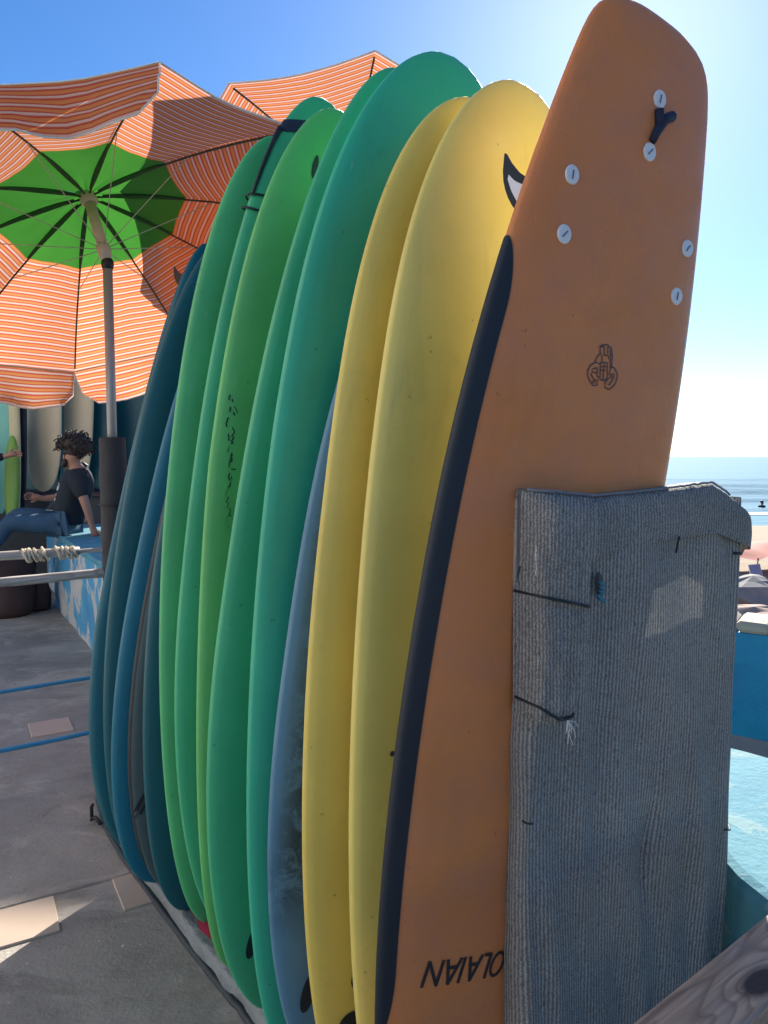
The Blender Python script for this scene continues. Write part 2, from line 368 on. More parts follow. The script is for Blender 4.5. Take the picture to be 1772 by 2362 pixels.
M['bounce_white'] = plain('bounce_white', (0.80, 0.77, 0.72), 0.85, 0.05, 3, 0.2, 30)
M['window_frame'] = plain('white_window_frame', (0.68, 0.66, 0.62), 0.6, 0.05)
M['window_blue'] = plain('blue_shutter', (0.04, 0.15, 0.42), 0.5, 0.2, 8)
M['beige_board'] = foam('beige_board', (0.62, 0.50, 0.32))
M['cream_board'] = foam('cream_board', (0.62, 0.52, 0.28))
M['mint_board'] = foam('mint_board', (0.16, 0.50, 0.40))
M['white_board'] = foam('white_board', (0.50, 0.56, 0.58))
M['lime_board'] = foam('lime_board', (0.16, 0.33, 0.04))
M['leaf'] = plain('leaf', (0.06, 0.10, 0.035), 0.6, 0.5, 12, 0)
M['bark'] = plain('bark', (0.12, 0.09, 0.06), 0.9, 0.3, 10)

# sand and sea
t = NT('sand'); v = t.coord(); t.base(t.mix(t.noise(v, 0.35, 8, 0.65), (0.27, 0.21, 0.145), (0.38, 0.30, 0.21))); t.rough(0.95); t.bump(t.noise(v, 2.2, 8, 0.7), 0.8, 0.08); M['sand'] = t.m
t = NT('sea'); v = t.coord(scale=(0.35, 1.0, 1)); t.base(t.mix(t.noise(v, 0.05, 4), (0.085, 0.225, 0.315), (0.13, 0.29, 0.39))); t.rough(0.8); t.b.inputs['Specular IOR Level'].default_value = 0.03
h = t.math('ADD', t.noise(v, 0.5, 6, 0.6), t.math('MULTIPLY', t.noise(v, 2.5, 4), 0.25)); t.bump(h, 0.75, 0.35); M['sea'] = t.m
t = NT('foam_water'); v = t.coord(); t.base(t.mix(t.noise(v, 1.2, 6), (0.55, 0.62, 0.64), (0.82, 0.83, 0.82))); t.rough(0.8); t.bump(t.noise(v, 3, 5), 0.6, 0.05); M['surf_foam'] = t.m

# ------------------------------------------------------------------ ground, sea, terrace
SEA_Z, BEACH_Z = -1.9, -1.5
def beach_z(y): return BEACH_Z + (SEA_Z-0.25-BEACH_Z)*max(0.0, min(1.0, (y-24)/20.0)) - 0.2*max(0.0, y-44)
mb = MB(); mb.grid(lambda x, y: (x, y, beach_z(y)+0.05*n3(x*0.25, y*0.25)*(1 if abs(x) < 60 else 0)), lin(-300, 300, 121), lin(-60, 3, 20)+lin(4, 46, 60)+[48, 50, 52, 55, 60])
tag(mb.build('beach', M['sand'], None, True), kind='structure')
def sea_pt(x, y):
    z = SEA_Z
    if y < 130:
        for yc, hgt, wd in ((46.5, 0.16, 1.2), (55, 0.28, 1.6), (66, 0.42, 2.0), (79, 0.5, 2.6), (100, 0.45, 4)):
            d = (y - yc - 2.0*n3(x*0.03, yc))/wd
            z += hgt*math.exp(-d*d)*(0.6+0.7*max(0, n3(x*0.05, yc*0.3)+0.5))
    return (x, y, z)
ys = lin(36, 130, 240)+[140, 155, 175, 200, 240, 300, 400, 600, 1000, 2000, 5000, 12000]
mb = MB(); mb.grid(sea_pt, [-9000, -3000, -900, -300]+lin(-120, 160, 71)+[400, 1200, 4000, 9000], ys)
tag(mb.build('sea', M['sea'], None, True), kind='structure')
for i, (yc, x0, x1, wd, hh, lab) in enumerate(((43.2, 5, 120, 1.6, 0.05, 'thin white foam line washing up at the edge of the beach'),
                                    (54.3, -5, 34, 0.7, 0.30, 'near white breaking wave crest just off the beach'),
                                    (65.0, 8, 110, 1.0, 0.46, 'long white breaking wave crest farther out on the sea'))):
    mb = MB()
    def fp(u, v, yc=yc, wd=wd, hh=hh):
        y = yc + 2.0*n3(u*0.03, yc+1.5 if i else yc) + (v-0.5)*2*wd*(0.55+0.5*n3(u*0.22, yc))
        return (u, y, SEA_Z+0.03+hh*math.sin(math.pi*min(max(v, 0.0), 1.0))*(0.8+0.4*n3(u*0.3, v*3, yc)))
    mb.grid(fp, lin(x0, x1, 90), lin(0, 1, 7))
    tag(mb.build('breaking_wave', M['surf_foam'], None, True), lab, 'wave')

# terrace: joint bed, then slabs laid on a grid turned 30 degrees, tiles let into them
PA = R(30.0); PX = Vector((math.cos(PA), math.sin(PA), 0)); PY = Vector((-math.sin(PA), math.cos(PA), 0))
mb = MB(); mb.prism([(-16, -30), (9, -30), (9, -1.9), (-16, -1.9)], -2.3, -0.12)  # unseen dark paving added behind the camera to cut bounce on the boards
tag(mb.build('unseen_dark_ground', M['dark_paving'], None), kind='structure')
mb = MB(); mb.prism([(-14, -1.8), (6.5, -1.8), (6.5, 2.0), (2.9, 3.7), (1.7, 4.6), (1.7, 16), (-14, 16)], -2.3, -0.016)
floor = tag(mb.build('terrace_floor', M['joint'], None), kind='structure')
mb = MB(); mb.prism([(0.9, 2.3), (2.6, 1.2), (6.3, 1.9), (2.85, 3.62), (1.72, 4.5), (1.0, 4.5)], -0.014, -0.006)
tag(mb.build('side_path', M['stone'], None), kind='structure')
qs = [-1.5, 0.86, 2.676, 7.2, 10.2, 16]
ps = [-16, -10, -5.6, -1.4, 1.9, 4.6, 9.0]
def inside(p, q):
    w = PX*p + PY*q
    return -13.8 < w.x < 6.4 and -1.7 < w.y < 15.8 and not (w.x > 1.7 and w.y > 4.6 - (w.x-1.7)*0.75)
for i in range(len(ps)-1):
    for j in range(len(qs)-1):
        p0, p1, q0, q1 = ps[i]+0.002, ps[i+1]-0.002, qs[j]+0.002, qs[j+1]-0.002
        off = 0.0
        p0 += off; p1 += off
        if not (inside(p0, q0) and inside(p1, q1) and inside(p0, q1) and inside(p1, q0)):
            if not inside((p0+p1)/2, (q0+q1)/2): continue
            if (PX*p1+PY*q0).x > 1.6 and (PX*p1+PY*q1).y > 3.0 and (PX*(p0+p1)/2+PY*(q0+q1)/2).x > 1.0: continue
        dz = rng.uniform(-0.0015, 0.0015)
        b = MB()
        r_ = 0.006
        b.add([(p0, q0, -0.02), (p1, q0, -0.02), (p1, q1, -0.02), (p0, q1, -0.02), (p0, q0, dz-r_), (p1, q0, dz-r_), (p1, q1, dz-r_), (p0, q1, dz-r_),
               (p0+r_, q0+r_, dz), (p1-r_, q0+r_, dz), (p1-r_, q1-r_, dz), (p0+r_, q1-r_, dz)],
              [(0, 1, 5, 4), (1, 2, 6, 5), (2, 3, 7, 6), (3, 0, 4, 7), (4, 5, 9, 8), (5, 6, 10, 9), (6, 7, 11, 10), (7, 4, 8, 11), (8, 9, 10, 11)])
        b.v = [tuple(PX*x + PY*y + Vector((0, 0, z))) for x, y, z in b.v]
        b.build('slab', M['concrete'], floor)
def tile(pc, qc, w_, h_, rot=0.0):
    b = MB(); b.box((0, 0, 0.0015), (w_, h_, 0.009), rot, 0.002)
    c = PX*pc + PY*qc; Mz = Matrix.Rotation(PA, 3, 'Z')
    b.v = [tuple(Mz @ Vector(p) + c) for p in b.v]
    return b.build('tile', M['tile'], floor)
for a in ((0.401, 4.392, 0.212, 0.235, 0.0), (0.53, 2.562, 0.21, 0.21, 0.01), (0.128, 2.556, 0.208, 0.212, -0.01), (-1.35, 2.56, 0.21, 0.21, 0), (-1.1, 4.4, 0.21, 0.22, 0), (0.13, 0.74, 0.21, 0.21, 0)):
    tile(*a)

# ------------------------------------------------------------------ base tarp under the boards
edge_pts = [(-1.30, 3.22), (-1.179, 2.962), (-1.03, 2.725), (-0.860, 2.488), (-0.625, 2.178), (-0.448, 1.953), (-0.356, 1.838), (-0.13, 1.515), (0.07, 1.205), (0.19, 1.03)]
def edge_at(s):
    s = max(0.0, min(0.99999, s))*(len(edge_pts)-1); i = int(s); f = s-i
    P = [Vector((*edge_pts[max(0, min(len(edge_pts)-1, i+k))], 0)) for k in (-1, 0, 1, 2)]
    return 0.5*((2*P[1])+(-P[0]+P[2])*f+(2*P[0]-5*P[1]+4*P[2]-P[3])*f*f+(-P[0]+3*P[1]-3*P[2]+P[3])*f**3)
RW = Vector((0.83, 0.557, 0))
base = empty('ground_sheet', (-0.5, 2.1, 0), label='black edged grey plastic tarp spread under the row of surfboards', cat='tarp')
inv = Matrix.Translation((0.5, -2.1, 0))
def in_base(b): b.v = [tuple(inv @ Vector(p)) for p in b.v]; return b
b = MB()
def edge_strip(s, k):
    w_, z_ = ((0, 0.002), (0.002, 0.012), (0.016, 0.016), (0.022, 0.004))[k]
    return edge_at(s) + RW*(w_+0.004*n3(s*30, 1)) + Vector((0, 0, z_))
b.grid(lambda s, k: edge_strip(s, int(k)), lin(0, 1, 90), [0, 1, 2, 3]); in_base(b).build('dark_edge', M['plinth'], base, True)  # dark strip along the outer edge of the tarp
b = MB()
def trp(s, k):
    c = edge_at(s)
    w_ = 0.013 + k*0.88
    bul = 0.045*math.exp(-((k-0.05)/0.05)**2) + 0.012 + 0.028*n3(s*34, k*16, 3)*(1 if k < 0.22 else 0.15) + 0.018*n3(s*95, k*40, 8)*(1 if k < 0.2 else 0.05)
    z_ = 0.006 + max(0.0, bul)*min(1, k/0.012)
    return c + RW*(w_ + (0.012*n3(s*22, 4.4) if k < 0.2 else 0)) + Vector((0, 0, min(z_, 0.05 if k < 0.2 else 0.026)))
b.grid(trp, lin(0, 1, 160), [0, 0.006, 0.015, 0.03, 0.045, 0.06, 0.075, 0.09, 0.105, 0.12, 0.14, 0.17, 0.2, 0.25, 0.3, 0.5, 0.7, 0.85, 1.0]); in_base(b).build('sheet', M['tarp'], base, True)
b = MB()
b.grid(lambda s, k: edge_at(s) + RW*(0.048+k*0.45+0.020*n3(s*40, 2)) + Vector((0, 0, 0.062+0.010*n3(s*30, k*8, 6)-(0.012 if k in (0, 1) else 0))), lin(0.36, 0.56, 40), lin(0, 1, 14))
cr = b.build('floor_cloth', M['crimson'], None, True); tag(cr, 'crumpled crimson cloth lying on the tarp under the green surfboards', 'cloth')

# ------------------------------------------------------------------ surfboards
BP = {  # nose x, y, side lean, forward lean, length, width, nose power, tail power, widest point, rocker, yaw, tail root
 'O': [0.0654, 1.3339, 0.2046, 0.0369, 2.3361, 0.5577, 1.9518, 0.4525, 0.5664, 0.0401, 0.5221, 42.0],
 'Y2': [0.025, 1.4722, 0.1386, 0.0065, 2.253, 0.5432, 1.7039, 2.7842, 0.6464, 0.0386, 0.5975, 2.0],
 'Y1': [-0.0528, 1.5508, 0.1321, 0.0105, 2.2461, 0.5534, 1.9084, 3.1681, 0.5657, 0.0397, 0.5932, 2.0],
 'BL': [-0.1154, 1.6588, 0.1557, 0.0137, 2.0402, 0.5814, 2.0653, 2.8552, 0.445, 0.0397, 0.5884, 2.0],
 'G5': [-0.2205, 1.7071, 0.1713, 0.0234, 2.4522, 0.627, 1.6007, 2.5805, 0.6182, 0.0429, 0.5719, 2.0],
 'G4': [-0.3075, 1.8783, 0.1585, 0.0136, 2.51, 0.5921, 1.9649, 2.5261, 0.3975, 0.0413, 0.5869, 2.0],
 'G3': [-0.4527, 2.0377, 0.148, 0.0126, 2.4675, 0.5009, 1.3333, 2.5219, 0.5781, 0.0393, 0.5853, 2.0],
 'G2': [-0.4503, 2.1773, 0.1153, 0.0121, 2.5383, 0.5778, 1.9541, 2.3162, 0.4071, 0.0391, 0.5899, 2.0],
 'G1': [-0.5634, 2.2367, 0.1111, 0.0098, 2.4472, 0.5036, 1.6858, 2.49, 0.5275, 0.0388, 0.5956, 2.0],
 'B5': [-0.6564, 2.3011, 0.1888, 0.0149, 2.1652, 0.5644, 1.5279, 2.5, 0.5147, 0.0407, 0.5904, 2.0],
 'B4': [-0.7008, 2.4025, 0.2013, 0.0152, 2.0185, 0.5776, 2.2311, 2.5, 0.4771, 0.0397, 0.5892, 2.0],
 'B3': [-0.8016, 2.4543, 0.2286, 0.016, 2.2772, 0.5748, 2.2445, 2.8961, 0.4867, 0.0396, 0.5889, 2.0],
 'B2': [-0.8447, 2.5458, 0.1769, 0.0148, 2.3058, 0.5749, 2.0101, 2.5, 0.5009, 0.0399, 0.5896, 2.0],
 'B1': [-0.8837, 2.6327, 0.1201, 0.0132, 2.2382, 0.5223, 2.6422, 1.0381, 0.3684, 0.0394, 0.5932, 2.0]}
class Board:
    """local frame: X across (towards the sea side), Y away from the viewer side, Z along the board"""
    def __init__(s, par, thick=0.074, squash=False, z0=0.05):
        s.ax, s.ay, s.th, s.ph, s.L, s.W, s.pn, s.pt, s.m, s.rk, s.yaw, s.q = par
        s.T = thick; s.squash = squash
        n = Vector((math.sin(s.yaw), -math.cos(s.yaw), 0)); w = Vector((math.cos(s.yaw), math.sin(s.yaw), 0)); z = Vector((0, 0, 1))
        U = math.sin(s.th)*w + math.cos(s.th)*z; V = math.cos(s.th)*w - math.sin(s.th)*z
        U2 = math.cos(s.ph)*U + math.sin(s.ph)*n; N2 = math.cos(s.ph)*n - math.sin(s.ph)*U
        m = Matrix.Identity(4)
        for i in range(3): m[i][0] = V[i]; m[i][1] = -N2[i]; m[i][2] = U2[i]; m[i][3] = (s.ax, s.ay, z0)[i]
        s.mat = m
    def hw(s, t):
        t = min(max(t, 0.0), 1.0)
        if t < s.m: return s.W/2*math.sqrt(max(0, 1-((s.m-t)/s.m)**s.pn))
        k = (t-s.m)/(1-s.m)
        if s.squash: return s.W/2*(1-s.pt*k**1.97)*math.sqrt(max(0, 1-k**s.q))
        return s.W/2*max(0, 1-k**s.pt)**(1/s.q)
    def ht(s, t):      # half thickness
        e = abs(2*t-1)
        return s.T/2*(1-0.45*e**4)*math.sqrt(max(0.0, 1-e**(14 if not s.squash or t < 0.5 else 60)))+0.0005
    def yc(s, t): return -s.rk*((1-t)**3 + 0.4*t**3)
    def ring(s, t, a, off=0.0):
        e = 2/2.35
        c, d = math.cos(a), math.sin(a)
        x = math.copysign(abs(c)**e, c)*(s.hw(t)+off); y = math.copysign(abs(d)**e, d)*(s.ht(t)+off)
        return Vector((x, s.yc(t)+y, t*s.L))
    def front(s, x, z, off=0.0):
        t = min(max(z/s.L, 0), 1); k = min(1.0, abs(x)/max(s.hw(t), 1e-4))
        return Vector((x, s.yc(t)-s.ht(t)*(max(0, 1-k**2.35))**(1/2.35)-off, z))
    def back(s, x, z, off=0.0):
        t = min(max(z/s.L, 0), 1); k = min(1.0, abs(x)/max(s.hw(t), 1e-4))
        return Vector((x, s.yc(t)+s.ht(t)*(max(0, 1-k**2.35))**(1/2.35)+off, z))
    def body(s, mat, parent, nt=72, na=28):
        ts = [0.5-0.5*math.cos(math.pi*i/(nt-1)) for i in range(nt)]
        ts = [0.75*t + 0.25*i/(nt-1) for i, t in enumerate(ts)]
        b = MB(); an = [2*math.pi*k/na for k in range(na)]
        for t in ts:
            for a in an: b.v.append(tuple(s.ring(t, a)))
        for i in range(nt-1):
            for k in range(na):
                l = (k+1) % na; b.f.append((i*na+k, i*na+l, (i+1)*na+l, (i+1)*na+k))
        b.f.append(tuple(range(na-1, -1, -1))); b.f.append(tuple((nt-1)*na+k for k in range(na)))
        return b.build('body', mat, parent, True)
    def stroke(s, pts, w, off=0.0012):
        """flat ink ribbon laid on the front face; pts in (x, z)"""
        b = MB(); n = len(pts)
        for i, (x, z) in enumerate(pts):
            d = Vector(pts[min(i+1, n-1)]) - Vector(pts[max(i-1, 0)]); d.normalize(); q = Vector((-d.y, d.x))*w/2
            b.v.append(tuple(s.front(x+q.x, z+q.y, off))); b.v.append(tuple(s.front(x-q.x, z-q.y, off)))
        b.f += [(2*i, 2*i+1, 2*i+3, 2*i+2) for i in range(n-1)]
        return b
    def patch(s, x, z, rx, rz, rot=0.0, off=0.0015, n=20):
        """flat filled oval on the front face"""
        b = MB(); b.v.append(tuple(s.front(x, z, off)))
        for k in range(n):
            a = 2*math.pi*k/n; u, w = rx*math.cos(a), rz*math.sin(a)
            b.v.append(tuple(s.front(x+u*math.cos(rot)-w*math.sin(rot), z+u*math.sin(rot)+w*math.cos(rot), off)))
        b.f += [(0, 1+k, 1+(k+1) % n) for k in range(n)]
        return b
    def rail_band(s, t0, t1, a0, a1, mat, parent, name, off=0.0015, nt=60, na=12, taper=0.06):
        b = MB()
        def fn(u, k):
            t = t0+(t1-t0)*u
            f = math.sqrt(max(0.0, min(1, u/taper)*(2-min(1, u/taper)))) if u < taper else (math.sqrt(max(0.0, min(1, (1-u)/taper)*(2-min(1, (1-u)/taper)))) if u > 1-taper else 1.0)
            mid = a0 + 0.68*(a1-a0)
            a = mid + ((a0+(a1-a0)*k)-mid)*max(f, 0.02)
            return s.ring(t, a, off)
        us = [0.5-0.5*math.cos(math.pi*i/(nt-1)) for i in range(nt)]
        b.grid(fn, us, lin(0, 1, na)); return b.build(name, mat, parent, True)
LABELS = {
 'O': 'orange foam surfboard with white fin screws nearest the grey net screen',
 'Y2': 'yellow surfboard directly behind the orange one, its whole round top showing',
 'Y1': 'yellow surfboard standing between the stained pale blue board and the other yellow',
 'BL': 'shorter pale blue surfboard with dark blotchy stains beside the yellow boards',
 'G5': 'tallest wide sea green surfboard standing next to the stained pale blue one',
 'G4': 'green surfboard just left of the widest sea green one',
 'G3': 'light green surfboard with dark scribbled scuff marks down its face',
 'G2': 'green surfboard with a navy leash strap round its tail',
 'G1': 'leftmost green surfboard, next to the dark teal boards',
 'B5': 'dark teal surfboard tucked against the leftmost green board',
 'B4': 'grey green surfboard with black rail half hidden between dark teal boards',
 'B3': 'petrol blue surfboard with pale rail in front of the leftmost blue ones',
 'B2': 'thin strip of dark teal surfboard second from the left end of the row',
 'B1': 'leftmost dark blue surfboard at the far end of the row with a small fin'}
MATS = {'O': 'orange', 'Y2': 'yellow2', 'Y1': 'yellow', 'BL': 'pale_blue', 'G5': 'sea_green', 'G4': 'green2', 'G3': 'green3', 'G2': 'green2', 'G1': 'green', 'B5': 'dark_teal', 'B4': 'grey_green', 'B3': 'petrol', 'B2': 'dark_teal', 'B1': 'teal'}
BD, BE = {}, {}
for k, par in BP.items():
    bd = Board(par, 0.078 if k in ('O', 'Y1', 'Y2', 'G5', 'G4') else 0.072, k == 'O')
    e = empty('surfboard', mat=bd.mat, label=LABELS[k], cat='surfboard', group='surfboards leaning in a row')
    bd.body(M[MATS[k]], e); BD[k], BE[k] = bd, e

def fin(bd, x, z, h, chord, cant, parent, edge_mat, core_mat, name='fin', rake=0.75, thick=0.007):
    """fin on the far face; rakes towards the tail (up)"""
    lead = [(-0.05, 0), (0.06, 0.22), (0.19, 0.45), (0.36, 0.68), (0.60, 0.88), (0.86, 0.98), (1.04, 1.0)]
    trail = [(1.05, 0.96), (0.92, 0.82), (0.78, 0.62), (0.69, 0.42), (0.65, 0.20), (0.66, 0.0)]
    o = bd.back(x, z, -0.004)
    ql = [p[1] for p in lead]; cl = [p[0] for p in lead]; qt = [p[1] for p in reversed(trail)]; ctr = [p[0] for p in reversed(trail)]
    lev = [0, 0.12, 0.24, 0.36, 0.48, 0.60, 0.72, 0.82, 0.90, 0.96, 1.0]
    def out(sq, c0, c1, t):
        b = MB()
        for q in lev:
            qs_ = q*sq; a, e = np.interp(qs_, ql, cl)*chord, max(np.interp(qs_, qt, ctr), np.interp(qs_, ql, cl)+0.02)*chord
            kk = c0*(1-(0.75*q**2 if sq < 1 else 0)); m_ = (a+e)/2; a, e = m_+(a-m_)*kk+c1*chord, m_+(e-m_)*kk+c1*chord
            for c_ in (a, e):
                for sg in (-1, 1):
                    qq = q*h*sq; b.v.append(tuple(o + Vector((sg*t/2*(1-0.6*q*sq) - math.sin(cant)*qq, math.cos(cant)*qq, c_-chord*0.5))))
        n_ = len(lev)
        for i in range(n_-1):
            k = i*4; m_ = k+4
            b.f += [(k, k+2, m_+2, m_), (k+1, m_+1, m_+3, k+3), (k, m_, m_+1, k+1), (k+2, k+3, m_+3, m_+2)]
        b.f += [(0, 1, 3, 2), tuple((n_-1)*4+i for i in (0, 2, 3, 1))]
        return b
    f = out(1.0, 1.0, 0.0, thick).build(name, edge_mat, parent)
    if core_mat: out(0.80, 0.70, 0.0, thick+0.003).build('fin_core', core_mat, f)
    return f
# orange board: screws, leash loop, rail stripe, fins, lettering, emblem
o_, e_ = BD['O'], BE['O']
def screw(x, z, ang):
    b = MB(); p = o_.front(x, z)
    b.lathe([(0.0155, -0.001), (0.0165, 0.0015), (0.0150, 0.0035), (0.0125, 0.0040), (0.0120, 0.0034), (0.0, 0.0034)][:5], 24)
    b.v = [(p.x+v[0], p.y-v[2], p.z+v[1]*1.05) for v in b.v]; b.f = [tuple(reversed(f)) for f in b.f]
    s_ = b.build('fin_screw', M['white_plastic'], e_, False)
    b = MB(); b.box((0, 0, 0), (0.0022, 0.001, 0.016)); ca, sa = math.cos(ang), math.sin(ang)
    b.v = [(p.x+v[0]*ca-v[2]*sa, p.y-0.0045+v[1], p.z+v[0]*sa+v[2]*ca) for v in b.v]; b.build('slot', M['grey_mark'], s_)
for a in ((0.0136, 2.1747, 0.05), (0.0129, 2.0725, -0.6), (-0.1546, 1.9634, 0.05), (-0.1474, 1.8576, -0.6), (0.1734, 1.9451, -0.5), (0.1675, 1.8451, 0.0)): screw(*a)
b = MB()
pl = [(0.014, 2.154), (0.018, 2.140), (0.024, 2.128)]; b.tube([o_.front(x, z, 0.004) for x, z in pl], [0.009, 0.009, 0.011], 8)
b.tube([o_.front(x, z, 0.004) for x, z in [(0.012, 2.092), (0.017, 2.108), (0.024, 2.126), (0.036, 2.145), (0.052, 2.158)]], [0.0075, 0.0085, 0.0105, 0.0095, 0.010], 8)
b.build('leash_loop', M['strap'], e_, True)
o_.rail_band(0.165, 0.782, math.pi*0.72, math.pi*1.17, M['navy'], e_, 'rail_stripe', taper=0.09)
for x, ct in ((-0.170, 0.50), (0.170, -0.50)): fin(o_, x, 1.945, 0.092, 0.135, ct, e_, M['navy'], M['white_plastic'])
fin(o_, 0.013, 2.125, 0.088, 0.11, 0.0, e_, M['navy'], M['white_plastic'])
b = MB()
b.grid(lambda t_, a: o_.ring(t_, a, 0.001), [0.02+0.975*(0.5-0.5*math.cos(math.pi*i/50)) for i in range(51)], lin(math.pi*0.10, math.pi*0.72, 16)); b.build('bounce_skin', M['cream_skin'], e_, True)  # pale back skin added to bounce light onto the yellow board
# lettering, upside down on the leaning board
LET = {'O': [[(0.5+0.46*math.cos(a), 0.5+0.5*math.sin(a)) for a in lin(0, 2*math.pi, 18)]], 'L': [[(0.12, 1), (0.12, 0), (0.95, 0)]],
       'A': [[(0, 0), (0.5, 1), (1, 0)], [(0.2, 0.33), (0.8, 0.33)]], 'I': [[(0.5, 0), (0.5, 1)]], 'N': [[(0.08, 0), (0.08, 1), (0.92, 0), (0.92, 1)]]}
for ch, v0, v1 in (('O', 0.009, 0.040), ('L', -0.014, 0.004), ('A', -0.047, -0.019), ('I', -0.066, -0.052), ('A', -0.097, -0.067), ('N', -0.139, -0.104)):
    b = MB()
    for poly in LET[ch]:
        for (x0, y0), (x1, y1) in zip(poly, poly[1:]):
            d = Vector((x1-x0, y1-y0)); 
            if ch != 'O': d = d.normalized()*0.04; x0 -= d.x; y0 -= d.y; x1 += d.x; y1 += d.y
            f = lambda x, y: (v1-(v1-v0)*x - 0.007*(y-0.5), 0.533-0.044*y)
            q = o_.stroke([f(x0+(x1-x0)*k/3, y0+(y1-y0)*k/3) for k in range(4)], 0.0066 if ch != 'O' else 0.006, 0.0012+0.00003*rng.random()); b.add(q.v, q.f)
    b.build('letter', M['ink'], e_)
# line drawn hand emblem (coordinates of a 1659 unit sketch square)
EMB = [[(790, 560), (790, 420), (860, 385), (950, 405), (950, 430)], [(870, 420), (870, 590)], [(935, 440), (935, 580)], [(950, 430), (1010, 450), (1025, 600), (1015, 830)], [(800, 430), (860, 430)], [(985, 470), (990, 640)],
       [(790, 560), (730, 640), (690, 740), (610, 790), (560, 890), (560, 1000), (600, 1090), (660, 1190), (735, 1190), (750, 1090), (690, 1080), (640, 1010), (620, 940)],
       [(690, 740), (740, 740)], [(800, 560), (830, 640), (830, 760)], [(860, 600), (940, 610), (990, 700), (995, 880)], [(650, 860), (740, 840)], [(640, 880), (660, 930), (730, 940)],
       [(740, 850), (735, 1010), (780, 1040), (800, 1080), (870, 1105), (930, 1060), (940, 960)], [(800, 760), (790, 1060)], [(865, 770), (850, 1080)], [(930, 760), (930, 960)],
       [(760, 770), (800, 745), (930, 750)], [(810, 890), (835, 900)], [(865, 890), (900, 905)], [(810, 820), (840, 830)], [(870, 820), (910, 830)],
       [(1015, 830), (1070, 860), (1125, 960), (1135, 1050), (1090, 1190), (970, 1290), (890, 1240), (890, 1150), (960, 1060), (1010, 1060), (970, 960), (990, 890), (1015, 830)], [(1060, 960), (1060, 1060), (980, 1190), (940, 1180)], [(1010, 960), (1040, 1040)], [(660, 1090), (655, 1150)], [(690, 1090), (700, 1150)]]
P0, EXV, EYV = Vector((-0.1264, 1.6985)), Vector((0.2135, 0.0637))/1659, Vector((0.0400, -0.1497))/1659
b = MB()
for poly in EMB:
    pts = [tuple(P0 + EXV*x + EYV*y) for x, y in poly]
    q = o_.stroke(pts, 0.0024, 0.0012+0.0002*rng.random()); b.add(q.v, q.f)
b.build('emblem', M['sepia_ink'], e_)
# marks, plugs and scuffs on the other boards
BD['B4'].rail_band(0.04, 0.96, math.pi*0.72, math.pi*1.07, M['black'], BE['B4'], 'black_rail')
b = BD['B4'].stroke([(-0.203, 0.262), (-0.200, 0.29), (-0.192, 0.32), (-0.183, 0.345)], 0.013); b.build('nose_mark', M['black'], BE['B4'])
b = BD['B4'].stroke([(-0.188, 0.275), (-0.180, 0.305), (-0.168, 0.33)], 0.010); b.build('nose_mark', M['black'], BE['B4'])
BD['G3'].patch(-0.068, 2.272, 0.0085, 0.034, -0.1).build('leash_plug', M['black'], BE['G3'])
BD['G4'].patch(-0.106, 0.206, 0.014, 0.040, -0.1).build('nose_mark', M['navy'], BE['G4'])
BD['BL'].patch(-0.140, 0.245, 0.016, 0.045, -0.1).build('nose_mark', M['navy'], BE['BL'])
BD['Y1'].patch(-0.092, 0.347, 0.014, 0.019).build('nose_mark', M['navy'], BE['Y1'])
BD['Y1'].patch(-0.092, 0.250, 0.030, 0.030).build('nose_mark', M['navy'], BE['Y1'])
BD['Y2'].patch(-0.163, 0.856, 0.006, 0.006, 0.3, n=7).build('chip', M['sepia_ink'], BE['Y2'])
g3 = BD['G3']; b = MB(); r2 = random.Random(3)
for i in range(26):
    u = i/25.0; x = -0.218+0.034*u+r2.uniform(-0.008, 0.008)*(1.2-u); z = 1.60-0.34*u+r2.uniform(-0.01, 0.01); ln = r2.uniform(0.006, 0.024)
    pts = [(x, z)]
    for k in range(4): pts.append((pts[-1][0]+r2.uniform(-0.004, 0.004), pts[-1][1]-ln/4+r2.uniform(-0.004, 0.004)))
    q = g3.stroke(pts, r2.uniform(0.0015, 0.0045)*(1.25-u*0.7), 0.0012+0.0003*r2.random()); b.add(q.v, q.f)
b.build('scuff_marks', M['ink'], BE['G3'])
fin(BD['B1'], -0.060, 2.10, 0.085, 0.09, 0.30, BE['B1'], M['black'], None)
# leash round the tail of G2
g2, ge = BD['G2'], BE['G2']
def ring_band(bd, zc, slope, width, off, mat, name, parent, n=40):
    b = MB()
    def fn(i, k):
        a = 2*math.pi*i
        p = bd.ring(zc/bd.L, a, off); z = zc + slope*p.x + (k-0.5)*width
        p = bd.ring(min(z/bd.L, 0.995), a, off); p.z = z; return p
    b.grid(fn, lin(0, 1, n), lin(0, 1, 4)); return b.build(name, mat, parent, True)
ring_band(g2, 2.437, 0.25, 0.042, 0.0035, M['strap'], 'leash_cuff', ge)
b = MB(); cpts = [(-0.150, 2.40), (-0.165, 2.37), (-0.182, 2.34), (-0.198, 2.30), (-0.210, 2.26), (-0.222, 2.22), (-0.236, 2.19)]
b.tube([g2.ring(z/g2.L, math.pi*1.08, 0.004) for x, z in cpts], [0.0085, 0.0075, 0.006, 0.006, 0.0055, 0.005, 0.004], 8); b.build('leash_cord', M['cord'], ge, True)
b = MB(); pts = []
for i in range(30):
    u = i/29; a = math.pi*(1.42 - 0.86*math.sin(u*math.pi)); z = 2.195 - 0.055*u
    pts.append(g2.ring(z/g2.L, a, 0.005+0.022*math.sin(u*math.pi)**2))
b.tube(pts, 0.0032, 7); b.build('leash_loop', M['cord'], ge, True)

